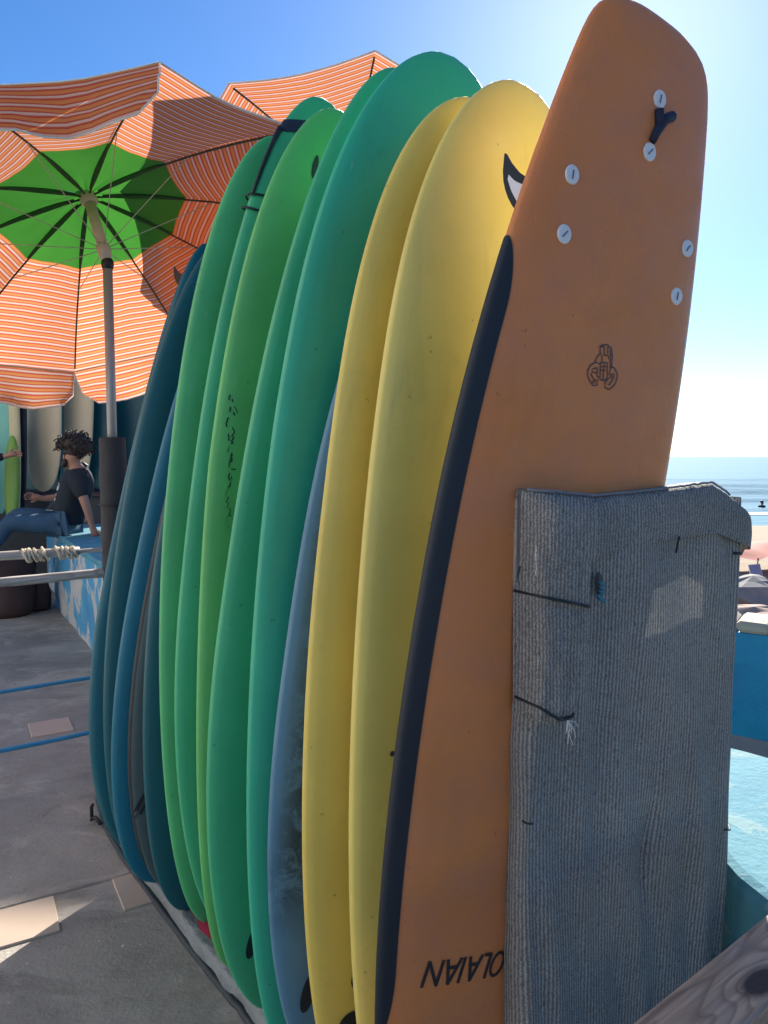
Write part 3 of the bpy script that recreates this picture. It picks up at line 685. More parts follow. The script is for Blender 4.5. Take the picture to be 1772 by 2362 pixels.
# ------------------------------------------------------------------ net covered screen at the end of the rack
YAW = 0.56
scr = empty('net_screen', (0.1278, 1.2089, 0.006), YAW, label='tall screen wrapped in grey knitted shade net beside the orange board', cat='screen')
scr.scale = (0.965, 1, 1)
XL, XR = 0.168, 0.812
def face_y(x, z):
    y = 0.016*n3(x*7+z*1.2, z*2.2, 1.3) + 0.010*n3(x*20+z*2.5, z*2.0, 5)
    d = math.hypot((x-0.507)*1.0, (z-0.647)*0.35); y += 0.016*math.exp(-(d/0.035)**2)
    y += 0.006*math.exp(-((x-0.525-0.03*(z-0.6))/0.012)**2)*math.exp(-((z-0.60)/0.22)**2)
    y += 0.004*math.sin((x+0.12*z)*55)*math.exp(-((z-0.35)/0.45)**2)*0.6
    return y
b = MB()
xs_path = [(XL+0.012, 0.075), (XL+0.001, 0.055), (XL-0.003, 0.030), (XL+0.002, 0.010)]+[(XL+0.012+(XR-XL-0.024)*i/70, 0.0) for i in range(71)]+[(XR-0.004, 0.008), (XR+0.001, 0.025), (XR-0.002, 0.045)]
arc = [0.0]
for (x0, y0), (x1, y1) in zip(xs_path, xs_path[1:]): arc.append(arc[-1]+math.hypot(x1-x0, y1-y0))
def sheet(i, z):
    x, y = xs_path[int(i)]
    edge = 0.006*n3(z*4.0, 2.2)+0.003*n3(z*14, 7.7) if i < 4 or i > 74 else 0.0
    xr = -0.012*(1.3-z)*(x-XL)/(XR-XL) - 0.012*(1.3-z)*(1-(x-XL)/(XR-XL))
    return (x+edge+xr, y+(face_y(x, z) if 3 < i < 75 else 0), z)
b.grid(sheet, list(range(len(xs_path))), lin(0.03, 1.405, 110), lambda i, z: (arc[int(i)]+0.05*z*(0.5-arc[int(i)]), z)); b.build('net_sheet', M['net'], scr, True)
# wrap folded over the top
b = MB()
def top_edge(x):
    if x < 0.30: z = 1.436-0.014*(x-XL)/0.15
    elif x < 0.690: z = 1.422+0.018*((x-0.30)/0.39)**1.5
    else: z = 1.440-0.085*((x-0.690)/0.178)**1.15
    return z+0.002*n3(x*60, 3)
def hem_z(x): return 1.300+0.032*min(1, max(0, (x-0.2)/0.40))+0.004*n3(x*20, 9) if x < 0.70 else 1.332-0.05*((x-0.70)/0.168)
WX = [XL-0.012+0.042*(1-math.cos(math.pi/2*i/8)) for i in range(8)]+lin(XL+0.03, 0.868, 74)
PROF = [(-0.011, 0.0), (-0.013, 0.2), (-0.013, 0.45), (-0.012, 0.7), (-0.009, 0.88), (0.002, 0.97), (0.030, 1.0), (0.060, 0.97), (0.074, 0.85), (0.078, 0.4), (0.076, -0.2)]
def wrap(x, k):
    zt, zh = top_edge(x), hem_z(x)
    if x > 0.80: zh = min(zh, 1.300 + 0.018*((x-0.80)/0.068))
    y, f = PROF[int(k)]
    if k < 5: y += 0.003*n3(x*18, f*6, 2)
    if k < 6: y -= 0.026*(1-min(1.0, max(0.0, (x-0.285)/0.03)))*(1.0 if k < 5 else 0.5)
    if x > 0.80: y = 0.03+(y-0.03)*math.sqrt(max(0.0, 1-((x-0.80)/0.0682)**2))
    if x < XL+0.03: y = 0.03+(y-0.03)*math.sqrt(max(0.0, 1-((XL+0.03-x)/0.0421)**2))
    return (x, y, zh+(zt-zh)*f)
b.grid(wrap, WX, list(range(11)), lambda x, k: (x-(wrap(x, k)[1] if x < 0.33 and k < 6 else -0.013)+0.004*n3(x*5, k*0.3), 1.30+0.14*PROF[int(k)][1]+(0.09*(k-5) if k > 5 else 0))); b.f.append(tuple(range(11))); b.f.append(tuple(len(b.v)-1-i for i in range(11))); b.build('top_wrap', M['net2'], scr, True)
b = MB(); b.tube([(x, wrap(x, 5)[1]-0.002, wrap(x, 5)[2]+0.0035+0.001*n3(x*90, 5)) for x in WX[2:70]], 0.0026, 6); b.build('top_hem', M['hem'], scr, True)
# flap rolled round the near post
b = MB()
def flap(u, z):
    k = (1.43-z)/0.405; wmax = 0.158-0.02*k-0.05*max(0, k-0.62)**1.2*2.2
    x = XL-0.010+u*wmax
    y = -0.014-0.024*math.sin(math.pi*min(1, u*1.02))**0.6-0.007*n3(u*5, z*9, 4) - 0.004*n3(u*14+z*9, z*6, 2)
    if u < 0.10: y += 0.055*(1-u/0.10)**2
    if u > 0.90: y += 0.010*((u-0.90)/0.10)
    if z < 1.055: y += 0.014*((1.055-z)/0.03)**2*(0.3+0.7*math.sin(math.pi*u))
    y += 0.006*math.exp(-((z-1.236+0.2*(u*0.14))/0.008)**2)
    return (x, y, z-(0.014*math.sin(math.pi*u) if k > 0.9 else 0))
b.grid(flap, lin(0, 1, 30), lin(1.028, 1.335, 60), lambda u, z: (flap(u, z)[0]-flap(u, z)[1]+0.004*n3(z*9, u*3), z+0.006*n3(u*5, z*6))); b.build('side_wrap', M['net2'], scr, True)
def tie(pts, r=0.0028): 
    b = MB(); b.tube(pts, r, 7); b.build('cable_tie', M['cord'], scr, True)
tie([flap(u, 1.252-0.036*u) + Vector((0, -0.004, 0)) if False else tuple(Vector(flap(u, 1.252-0.036*u))+Vector((0, -0.004, 0))) for u in lin(0.0, 1.0, 16)])
tie([tuple(Vector(flap(u, 1.058-0.018*math.sin(u*2.6)))+Vector((0, -0.005, 0))) for u in lin(0.0, 0.75, 12)])
tie([(XR-0.035, -0.003, 1.283), (XR-0.01, -0.004, 1.281), (XR+0.008, 0.012, 1.28), (XR+0.006, 0.05, 1.28)])
tie([(XR-0.040, -0.006, 0.660), (XR-0.02, -0.008, 0.655), (XR+0.003, 0.012, 0.656)], 0.002)
tie([(XL-0.022, -0.002, 0.842), (XL-0.012, -0.004, 0.835), (XL+0.004, -0.003, 0.830)], 0.002)
tie([(0.562, -0.016, 1.378-0.045), (0.556, -0.017, 1.333-0.012), (0.555, -0.014, 1.300)], 0.0022)
# torn corner with a blue rag poking out
b = MB(); b.grid(lambda u, k: (0.322+0.010*math.cos(u)*k*(1+0.3*math.sin(3*u)), -0.0145-0.004*(1-k), 1.255+0.026*math.sin(u)*k), lin(0, 2*math.pi, 18), lin(0, 1, 4)); b.build('torn_hole', M['black'], scr, True)
b = MB(); r3 = random.Random(5)
for i in range(5):
    c = Vector((0.324+r3.uniform(-0.004, 0.005), -0.019, 1.258-i*0.008)); b.tube([c+Vector((-0.005, 0.004, 0.004)), c+Vector((0, -0.003, 0)), c+Vector((0.006, 0.003, r3.uniform(-0.006, 0.004)))], [0.003, 0.0045, 0.003], 7)
b.build('blue_knot', M['turquoise'], scr, True)
b = MB()
for i in range(9):
    p = Vector((XL-0.014, -0.02, 1.29+0.006*i)); b.tube([p, p+Vector((-0.006, -0.004, r3.uniform(-0.006, 0.006))), p+Vector((-0.004+r3.uniform(-0.006, 0.0), -0.006, r3.uniform(-0.012, 0.012)))], 0.0006, 4)
b.build('loose_thread', M['piping'], scr); b = MB()
for i in range(7):
    p = Vector((0.225, -0.035, 1.022)); b.tube([p, p+Vector((r3.uniform(-0.01, 0.014), -0.006, r3.uniform(-0.02, 0.004))), p+Vector((r3.uniform(-0.012, 0.02), -0.006, r3.uniform(-0.045, -0.01)))], 0.0007, 4)
b.build('loose_thread', M['piping'], scr)
for x, hp in ((XL+0.035, 1.40), (XR-0.045, 1.33)):
    b = MB(); b.box((x, 0.037, hp/2), (0.045, 0.045, hp), 0, 0.003); b.build('post', M['frame_wood'], scr)
b = MB(); b.box((0.440, 0.037, 1.375), (0.48, 0.04, 0.045), 0, 0.003); b.build('crossbar', M['frame_wood'], scr)
bwl = empty('sun_block_wall', (0.1324, 1.2531, 0), YAW, label='unseen rough turquoise wall added behind the row of boards to block sun', cat='wall')  # unseen wall added behind the boards to stop low sun
b = MB(); b.box((0.85, 1.27, 0.685), (0.27, 2.15, 1.39), 0, 0.015); b.build('masonry', M['turquoise'], bwl)

# ------------------------------------------------------------------ plank in the near right corner
pk = empty('wooden_plank', (0.352, 0.895, 0.722), 0.663, label='weathered wooden plank with dark knot crossing the lower right corner', cat='plank')
b = MB(); b.box((0.35, 0.0, 0.0), (1.5, 0.096, 0.036), 0, 0.004)
b.build('board', M['grey_wood'], pk)
b = MB(); b.box((1.02, 0.0, -0.37), (0.07, 0.07, 0.70), 0, 0.003); b.build('leg', M['frame_wood'], pk)
b = MB(); b.box((-0.30, 0.0, -0.37), (0.07, 0.07, 0.70), 0, 0.003); b.build('leg', M['frame_wood'], pk)

# ------------------------------------------------------------------ right: painted block, parapet, rocks, beach things
b = MB()
poly = [(0.98, 1.12), (2.4, 1.0), (2.3, 1.55), (1.9, 1.86), (1.55, 2.14), (1.215, 2.478), (1.05, 2.62), (0.90, 2.5), (0.835, 2.1), (0.838, 1.708)]
n = len(poly)
def ins(d): 
    c = Vector((1.5, 1.75)); return [tuple(Vector(p)+(c-Vector(p)).normalized()*d) for p in poly]
rings = [(poly, -0.01), (poly, 0.470), (ins(0.012), 0.492), (ins(0.035), 0.500), (ins(0.30), 0.502)]
for pl, z in rings: b.v += [(x+0.008*n3(x*6, y*6, z), y+0.008*n3(x*6, y*6, z+4), z) for x, y in pl]
for r_ in range(len(rings)-1): b.f += [(r_*n+i, r_*n+(i+1) % n, (r_+1)*n+(i+1) % n, (r_+1)*n+i) for i in range(n)]
b.f.append(tuple((len(rings)-1)*n+i for i in range(n)))
tag(b.build('low_wall', M['turquoise']), 'rough turquoise painted low wall with sunlit top right of the screen', 'wall')
pw = empty('parapet', (1.95, 4.02, 0), -0.62, label='blue painted parapet wall at the terrace edge above the beach', cat='wall')
b = MB(); b.grid(lambda x, z: (x, -0.12+0.01*n3(x*5, z*5), z), lin(-0.55, 3.2, 40), lin(-0.02, 0.56, 12)); b.grid(lambda x, y: (x, y, 0.56+0.004*n3(x*8, y*8)), lin(-0.55, 3.2, 30), lin(-0.12, 0.14, 4))
b.box((1.325, 0.01, 0.27), (3.74, 0.24, 0.57)); b.build('wall_body', M['blue_wall2'], pw)
rk = random.Random(11); x = -0.5
while x < 3.0:
    w_ = rk.uniform(0.16, 0.34); hgt = rk.uniform(0.05, 0.085)
    b = MB(); b.box((x+w_/2, 0.01+rk.uniform(-0.02, 0.02), 0.568+hgt/2), (w_-0.012, rk.uniform(0.24, 0.30), hgt), rk.uniform(-0.06, 0.06), 0.018)
    b.v = [(p[0]+0.008*n3(p[0]*20, p[1]*20, p[2]*20), p[1]+0.008*n3(p[1]*20, p[2]*20, 3), p[2]+0.008*n3(p[0]*15, p[1]*15, 9)) for p in b.v]
    b.build('coping_stone', M['stone'], pw); x += w_
def rock(loc, s, seed, lab, mat='stone'):
    b = MB(); nu, nv = 18, 10
    for i in range(nv+1):
        for j in range(nu):
            th, ph = math.pi*i/nv, 2*math.pi*j/nu; d = Vector((math.sin(th)*math.cos(ph), math.sin(th)*math.sin(ph), math.cos(th)))
            k = 1+0.35*n3(d.x*1.6+seed, d.y*1.6, d.z*1.6)+0.12*n3(d.x*5, d.y*5+seed, d.z*5)
            b.v.append((d.x*s[0]*k, d.y*s[1]*k, max(-0.25, d.z)*s[2]*k))
    for i in range(nv):
        for j in range(nu): b.f.append((i*nu+j, (i+1)*nu+j, (i+1)*nu+(j+1) % nu, i*nu+(j+1) % nu))
    o = b.build('rock', M[mat], None, False); o.location = loc; return tag(o, lab, 'rock', 'rocks on the beach')
M['grey_rock'] = plain('grey_rock', (0.24, 0.23, 0.23), 0.85, 0.4, 3, 0.8, 9)
M['pink_rock'] = plain('pink_rock', (0.42, 0.29, 0.23), 0.85, 0.35, 3, 0.8, 9)
rock((7.15, 14.2, -1.45), (1.2, 0.6, 0.55), 1.0, 'large grey boulder on the beach just beyond the blue parapet', 'grey_rock')
rock((6.55, 12.9, -1.48), (1.1, 0.45, 0.30), 4.0, 'low pinkish rock slab below the grey boulder', 'pink_rock')
rock((5.8, 11.3, -1.48), (1.3, 0.45, 0.26), 8.0, 'pale flat rock nearest the blue parapet')
rock((8.1, 15.6, -1.45), (0.9, 0.5, 0.25), 12.0, 'pale low rock behind the large grey boulder')
# red beach tent and chair
M['red_cloth'] = plain('red_cloth', (0.36, 0.022, 0.012), 0.8, 0.2, 6, 0.3, 20)
M['lilac_cloth'] = plain('lilac_cloth', (0.22, 0.22, 0.36), 0.8, 0.2, 6)
tn = empty('beach_shelter', (10.15, 19.5, -1.5), 0.3, label='red cloth beach shelter on poles on the sand', cat='shelter')
b = MB(); b.grid(lambda u, v: (u, v, 0.45+0.32*math.cos(u*1.3)*math.cos(v*1.2)-0.12*abs(math.sin(u*4))*0.5), lin(-1.15, 1.15, 14), lin(-0.9, 0.9, 10)); b.build('canopy', M['red_cloth'], tn, True)
for x in (-1.05, 1.05):
    for y in (-0.8, 0.8): b = MB(); b.tube([(x, y, -0.1), (x, y, 0.48)], 0.02, 8); b.build('pole', M['pole'], tn)
ch = empty('beach_chair', (8.35, 16.1, -1.5), 0.4, label='lilac folding beach chair standing in front of the red shelter', cat='chair'); ch.scale = (0.62, 0.62, 0.62)
b = MB(); b.box((0, 0, 0.36), (0.55, 0.5, 0.03), 0, 0.01); b.build('seat', M['lilac_cloth'], ch)
b = MB(); b.box((0, 0.34, 0.68), (0.55, 0.03, 0.62), rot=Matrix.Rotation(-0.3, 3, 'X'), bev=0.01); b.build('backrest', M['lilac_cloth'], ch)
for x in (-0.28, 0.28):
    b = MB(); b.tube([(x, -0.28, 0), (x, 0.25, 0.38), (x, 0.44, 0.98)], 0.014, 8); b.build('frame', M['white_plastic'], ch)
    b = MB(); b.tube([(x, 0.3, 0), (x, -0.25, 0.38)], 0.014, 8); b.build('leg', M['white_plastic'], ch)

# ------------------------------------------------------------------ beach umbrellas
def umbrella(C, ax, Rr, ph, label, valance_on, pole_joint, sleeve, ground_z=0.0):
    C = Vector(C); ax = Vector(ax).normalized()
    e1 = Vector((0, 1, 0)).cross(ax).normalized(); e2 = ax.cross(e1)
    A, B2, FG = 0.157, 0.161, 0.406
    joint = C - ax*pole_joint
    root = empty('beach_umbrella', (joint.x, joint.y, ground_z), label=label, cat='umbrella', group='striped beach umbrellas')
    o0 = Vector((joint.x, joint.y, ground_z))
    def P(fr, an, apo=1.0):
        r = fr*Rr*apo
        return C + r*(math.cos(an)*e1+math.sin(an)*e2) - ax*(A*fr*Rr+B2*fr*Rr*fr) - o0
    st = math.pi/5; ca = math.cos(st/2)
    def panel(k, f0, f1, mat, name, nr, lift=0.0):
        vs, uv, fs = [], [], []; nu = 9
        for i in range(nr):
            fr = f0+(f1-f0)*i/(nr-1)
            pa, pb = P(fr, ph+k*st), P(fr, ph+(k+1)*st)
            for j in range(nu):
                u = j/(nu-1); p = pa.lerp(pb, u)
                sag = 0.030*Rr*fr*math.sin(math.pi*u) + 0.006*n3(k*3.1+u*2, fr*5, C.x)+0.010*n3(k*7.7+u*6, fr*9, C.x+3)*math.sin(math.pi*u)
                p = p - ax*(sag*0.55) - (p-(C-o0)).normalized()*(0.025*Rr*math.sin(math.pi*u)*(1 if fr > 0.98 else fr))
                vs.append(p - ax*lift); uv.append((u, fr*Rr))
        for i in range(nr-1):
            for j in range(nu-1): fs.append((i*nu+j, i*nu+j+1, (i+1)*nu+j+1, (i+1)*nu+j))
        o = mesh_obj(name, vs, fs, mat, root, True, uv); return vs[-nu:], o
    for k in range(10):
        panel(k, 0.02, FG, M['green_cloth'], 'green_panel', 7)
        rim, pn = panel(k, FG, 1.0, M['stripe'], 'striped_panel', 10)
        b = MB(); b.tube([p + ax*0.002 for p in rim], 0.0036, 6); b.build('piping', M['piping'], pn, True)
        if valance_on(k):
            vs, uv, fs = [], [], []; nr = 8; hv = 0.205
            out_mid = (rim[4]-(C-o0)); out_mid = (out_mid - ax*out_mid.dot(ax)).normalized()
            down = (-ax*0.75 + Vector((0, 0, -1))*0.55).normalized()
            for i in range(nr):
                g = i/(nr-1)
                for j, p in enumerate(rim):
                    u = j/8.0
                    hh = hv*(1-0.55*max(0, abs(2*u-1)-0.80)/0.20*(1 if g > 0.4 else 0)*0.6)
                    q = p + down*hh*g + out_mid*(0.030*math.sin(g*1.6)+0.028*g*math.sin(u*9+k*2.1)+0.018*g*n3(u*6, g*4, k*3.3))
                    q += (rim[-1]-rim[0]).normalized()*(0.5-u)*0.05*g
                    vs.append(q); uv.append((u, Rr+0.004+hh*g))
            for i in range(nr-1):
                for j in range(8): fs.append((i*9+j, i*9+j+1, (i+1)*9+j+1, (i+1)*9+j))
            vo = mesh_obj('valance', vs, fs, M['stripe'], root, True, uv)
            edge = [vs[i*9] for i in range(nr)] + vs[(nr-1)*9:(nr-1)*9+9] + [vs[i*9+8] for i in range(nr-2, -1, -1)]
            b = MB(); b.tube(edge, 0.003, 5); b.build('piping', M['piping'], vo, True)
        an = ph+k*st
        b = MB(); b.tube([P(f, an)-ax*(0.010+0.006*(1-f)) for f in lin(0.03, 0.97, 9)], 0.0045, 6); b.build('rib', M['rib'], root, True)
        b = MB(); b.tube([P(f, an)-ax*(0.006+0.004*(1-f)) for f in lin(0.06, FG*0.98, 6)], [0.006, 0.011, 0.012, 0.011, 0.009, 0.005], 7); b.build('rib_sleeve', M['rib_green'], root, True)
        b = MB(); b.tube([C-o0-ax*(0.30), P(0.52, an)-ax*0.012], 0.0022, 5); b.build('stretcher', M['wire'], root, True)
    lc = C-o0
    b = MB(); b.tube([lc-ax*0.055, lc-ax*0.045, lc-ax*0.01, lc+ax*0.02], [0.030, 0.040, 0.040, 0.02], 14); b.build('hub', M['pole'], root, True)
    b = MB(); b.tube([lc-ax*0.335, lc-ax*0.325, lc-ax*0.285, lc-ax*0.275], [0.024, 0.031, 0.031, 0.024], 14); b.build('runner', M['pole'], root, True)
    b = MB(); b.tube([lc-ax*0.03, lc-ax*(pole_joint-0.002)], 0.0255, 14); b.build('upper_pole', M['pole'], root, True)
    j = joint-o0
    b = MB(); b.tube([j+ax*0.006, j+ax*0.002, j+Vector((0, 0, -0.012)), j+Vector((0, 0, -0.03))], [0.026, 0.028, 0.028, 0.024], 14); b.build('tilt_joint', M['black'], root, True)
    zt = j.z
    b = MB(); b.tube([(0, 0, zt-0.01), (0, 0, 1.2)], 0.0215, 14); b.build('lower_pole', M['pole_metal'], root, True)
    if sleeve:
        b = MB(); prof = []
        for i in range(40):
            z = 0.02+1.56*i/39.0; prof.append((0.060+0.004*n3(z*9, 1.0)+(0.002 if (i % 7) == 0 else 0), z))
        prof += [(0.056, 1.588), (0.024, 1.590)]
        b.lathe(prof, 22); b.v = [(x+0.004*n3(z*5, 3), y, z) for x, y, z in b.v]; b.build('foam_sleeve', M['sleeve'], root, True)
        b = MB(); b.tube([(0.066*math.cos(a), 0.066*math.sin(a), 1.28+0.006*math.sin(a)) for a in lin(0, 2*math.pi, 24)], 0.004, 6); b.build('binding', M['cord'], root, True)
    if not sleeve:
        b = MB(); b.lathe([(0.22, 0.0), (0.22, 0.05), (0.20, 0.07), (0.06, 0.085)], 28); b.build('base', M['plinth'], root, True)
    return root
umbrella((-1.393, 3.574, 2.727), (-0.36, 0.285, 1.0), 1.081, -0.951, 'orange and white striped beach umbrella with green centre, left of the boards', lambda k: k not in (0, 1), 0.37, True)
umbrella((-0.2, 4.453, 3.027), (-0.069, 0.558, 1.0), 1.081, -2.034, 'striped beach umbrella rising behind the tops of the green boards', lambda k: k in (4, 5, 6, 7, 8), 0.45, False)

# ------------------------------------------------------------------ rope and pole railing on the left
fd = Vector((-0.82, -0.572, 0)).normalized(); f0 = Vector((-1.275, 3.481, 0))
rl = empty('railing', f0, math.atan2(fd.y, fd.x), label='makeshift railing of bleached poles and blue ropes left of the boards', cat='railing')
def rail(z, r, mat, x0=0.0, x1=2.4, wob=0.004, n=46, taper=1.0, name='rail', y=0.0, sag=0.0):
    b = MB(); pts = []; rr = []
    for i in range(n):
        u = i/(n-1); x = x0+(x1-x0)*u
        pts.append((x, y+wob*n3(x*3, z*7), z+wob*n3(x*4, z*5, 4)-sag*math.sin(math.pi*u))); rr.append(r*(1+0.10*n3(x*9, z*3, 1))*(taper+(1-taper)*u if taper != 1.0 else 1))
    b.tube(pts, rr, 12); return b.build(name, mat, rl, True)
rail(1.066, 0.020, M['rail_wood'], 0.16)
rail(1.064, 0.010, M['rail_wood'], 0.03, 0.2)
rail(0.952, 0.022, M['rail_wood'], 0.02)
rail(0.464, 0.0085, M['blue_pipe'], 0.02, 2.4, 0.003)
rail(0.200, 0.0105, M['blue_pipe'], 0.02, 2.4, 0.003)
for xc, w_, r_ in ((0.345, 0.085, 0.031), (0.21, 0.075, 0.029)):
    b = MB(); pts = []; N = 260; rr_ = random.Random(int(xc*100))
    jit = [rr_.uniform(-1, 1) for _ in range(40)]
    for i in range(N):
        u = i/(N-1); a = u*2*math.pi*17; k_ = int(u*34); rr = r_*(0.86+0.10*math.sin(a*0.31)+0.10*jit[k_ % 40])
        pts.append((xc+(0.5*math.sin(u*2*math.pi*1.5+0.4))*w_+0.006*jit[(k_*3) % 40]+0.012*math.sin(a+0.5), rr*math.cos(a), 1.064+rr*math.sin(a)-0.006*(0.5+0.5*jit[(k_*7) % 40])))
    b.tube(pts, 0.0048, 6); b.build('rope_lashing', M['rope'], rl, True)
b = MB(); b.box((2.3, 0, 0.6), (0.07, 0.07, 1.2), 0, 0.004); b.build('post', M['frame_wood'], rl)
# small buckle strap at the end of the tarp
b = MB(); b.tube([(-1.19, 2.93, 0.012), (-1.20, 2.935, 0.03), (-1.198, 2.93, 0.07), (-1.188, 2.92, 0.085)], [0.010, 0.008, 0.007, 0.006], 6); b.tube([(-1.205, 2.94, 0.01), (-1.18, 2.92, 0.03), (-1.15, 2.90, 0.012)], 0.008, 6)
tag(b.build('loose_strap', M['cord'], None, True), 'short black strap end sticking up at the far end of the tarp', 'strap')

# ------------------------------------------------------------------ blue bench wall with a seated person
p1, p2 = Vector((-3.338, 7.412)), Vector((-2.233, 5.581)); dv = (p2-p1).normalized(); nv = Vector((-dv.y, dv.x))   # nv points to the right, away from the walkway
if nv.x < 0: nv = -nv
q2 = p2 + dv*1.1
bw = empty('bench_wall', (p1.x, p1.y, 0), math.atan2(dv.y, dv.x), label='peeling blue painted bench wall behind the railing', cat='wall')
b = MB(); Lw = (q2-p1).length
b.grid(lambda x, z: (x, 0.015*n3(x*3, z*3)+0.02*(0.74-z)*0.3, z), lin(0, Lw, 40), lin(-0.02, 0.72, 14))
b.grid(lambda x, y: (x, y, 0.72+0.004*n3(x*6, y*6)), lin(0, Lw, 40), lin(0, 1.6, 20)); b.grid(lambda y, z: (0, y, z), lin(0, 1.6, 10), lin(-0.02, 0.72, 8))
b.grid(lambda x, z: (x, 1.6, z), lin(0, Lw, 4), lin(-0.02, 0.72, 3)); b.grid(lambda y, z: (Lw, y, z), lin(0, 1.6, 4), lin(-0.02, 0.72, 3))
b.build('masonry', M['blue_wall'], bw)
b = MB(); b.box((Lw/2, 0.80, 0.745), (Lw+0.04, 1.66, 0.05), 0, 0.012); b.build('seat_slab', M['turquoise'], bw)
b = MB(); b.box((Lw/2+0.2, 1.25, 0.85), (Lw-0.6, 0.65, 0.16), 0, 0.02); b.build('step', M['turquoise'], bw)
b = MB(); b.box((-0.55, 0.72, 0.36), (1.2, 1.3, 0.72), 0, 0.02); tag(b.build('dark_plinth', M['blue_wall'], bw), None)

def skinned(name, joints, edges, radii, mat, parent, sub=2):
    me = bpy.data.meshes.new(name); names = list(joints)
    me.from_pydata([joints[k] for k in names], [(names.index(a), names.index(c)) for a, c in edges], [])
    o = bpy.data.objects.new(name, me); COL.objects.link(o)
    sk = o.modifiers.new('skin', 'SKIN'); sk.use_smooth_shade = True
    for i, k in enumerate(names):
        r = radii[k]; me.skin_vertices[0].data[i].radius = r if isinstance(r, tuple) else (r, r)
    me.skin_vertices[0].data[0].use_root = True
    ss = o.modifiers.new('sub', 'SUBSURF'); ss.levels = sub; ss.render_levels = sub
    bpy.context.view_layer.update()
    dg = bpy.context.evaluated_depsgraph_get(); m2 = bpy.data.meshes.new_from_object(o.evaluated_get(dg))
    bpy.data.objects.remove(o, do_unlink=True)
    m2.materials.clear(); m2.materials.append(mat); m2.polygons.foreach_set('use_smooth', [True]*len(m2.polygons))
    o = bpy.data.objects.new(name, m2); COL.objects.link(o); o.parent = parent; return o
def person(J, face, label, hair_r=0.135, curly=True, printed=True, long_sleeve=False, loc=(0, 0, 0)):
    root = empty('person', loc, label=label, cat='person'); L = Vector(loc)
    J = {k: Vector(v)-L for k, v in J.items()}
    edges = [('pelvis', 'spine'), ('spine', 'chest'), ('chest', 'neck'), ('neck', 'jaw'), ('jaw', 'skull')]
    rad = {'pelvis': (0.115, 0.095), 'spine': (0.105, 0.09), 'chest': (0.14, 0.10), 'neck': 0.055, 'jaw': 0.072, 'skull': 0.092}
    for s_ in 'lr':
        edges += [('chest', 'sh_'+s_), ('sh_'+s_, 'el_'+s_), ('el_'+s_, 'wr_'+s_), ('wr_'+s_, 'pa_'+s_), ('pelvis', 'hip_'+s_), ('hip_'+s_, 'kn_'+s_), ('kn_'+s_, 'an_'+s_), ('an_'+s_, 'toe_'+s_)]
        rad.update({'sh_'+s_: 0.062, 'el_'+s_: 0.042, 'wr_'+s_: 0.028, 'pa_'+s_: (0.038, 0.022), 'hip_'+s_: 0.088, 'kn_'+s_: 0.058, 'an_'+s_: 0.038, 'toe_'+s_: 0.034})
        # fingers
        d = (J['pa_'+s_]-J['wr_'+s_]).normalized(); sd = d.cross(Vector((0, 1, 0.3))).normalized(); up = sd.cross(d)
        for k in range(4):
            a, c, e = 'f%d1_%s' % (k, s_), 'f%d2_%s' % (k, s_), 'f%d3_%s' % (k, s_)
            ln = (0.036, 0.042, 0.039, 0.030)[k]
            J[a] = J['pa_'+s_]+d*0.028+sd*(k-1.5)*0.021; J[c] = J[a]+d*ln-up*0.010; J[e] = J[c]+d*ln*0.6-up*0.024
            edges += [('pa_'+s_, a), (a, c), (c, e)]; rad.update({a: 0.0095, c: 0.0088, e: 0.0075})
        J['t1_'+s_] = J['pa_'+s_]-d*0.012+sd*0.046; J['t2_'+s_] = J['t1_'+s_]+d*0.034+sd*0.012-up*0.012
        edges += [('pa_'+s_, 't1_'+s_), ('t1_'+s_, 't2_'+s_)]; rad.update({'t1_'+s_: 0.0115, 't2_'+s_: 0.009})
    body = skinned('body', {k: J[k] for k in ['pelvis']+[q for q in J if q != 'pelvis']}, edges, rad, M['skin'], root)
    # clothes
    ks = ['spine', 'chest', 'hemc', 'neckc', 'sh_l', 'sh_r', 'sl_l', 'sl_r']
    J2 = dict(J); J2['hemc'] = J['pelvis']+(J['pelvis']-J['spine'])*0.12; J2['neckc'] = J['chest'].lerp(J['neck'], 0.62)
    ed = [('spine', 'chest'), ('spine', 'hemc'), ('chest', 'neckc')]
    rd = {'spine': (0.178, 0.150), 'chest': (0.186, 0.146), 'hemc': (0.190, 0.155), 'neckc': 0.082}
    for s_ in 'lr':
        J2['sl_'+s_] = J['sh_'+s_].lerp(J['el_'+s_], 0.82); ed += [('chest', 'sh_'+s_), ('sh_'+s_, 'sl_'+s_)]; rd.update({'sh_'+s_: 0.080, 'sl_'+s_: 0.072})
        if long_sleeve:
            J2['cf_'+s_] = J['wr_'+s_]; ks.append('cf_'+s_); ed.append(('sl_'+s_, 'cf_'+s_)); rd['sl_'+s_] = 0.060; rd['cf_'+s_] = 0.045
    skinned('shirt', {k: J2[k] for k in ks}, ed, rd, M['shirt'], root)
    ks = ['pelvis']; ed = []; rd = {'pelvis': (0.158, 0.128)}
    for s_ in 'lr':
        J2['cu_'+s_] = J['kn_'+s_].lerp(J['an_'+s_], 0.9); ks += ['hip_'+s_, 'kn_'+s_, 'cu_'+s_]; ed += [('pelvis', 'hip_'+s_), ('hip_'+s_, 'kn_'+s_), ('kn_'+s_, 'cu_'+s_)]
        rd.update({'hip_'+s_: 0.108, 'kn_'+s_: 0.082, 'cu_'+s_: 0.068})
        b = MB(); t_ = (J['toe_'+s_]-J['an_'+s_]).normalized(); b.tube([J['an_'+s_]-t_*0.06, J['an_'+s_], J['toe_'+s_], J['toe_'+s_]+t_*0.05], [0.030, 0.048, 0.046, 0.02], 10); b.build('shoe', M['shoe'], root, True)
    skinned('jeans', {k: J2[k] for k in ks}, ed, rd, M['jeans'], root)
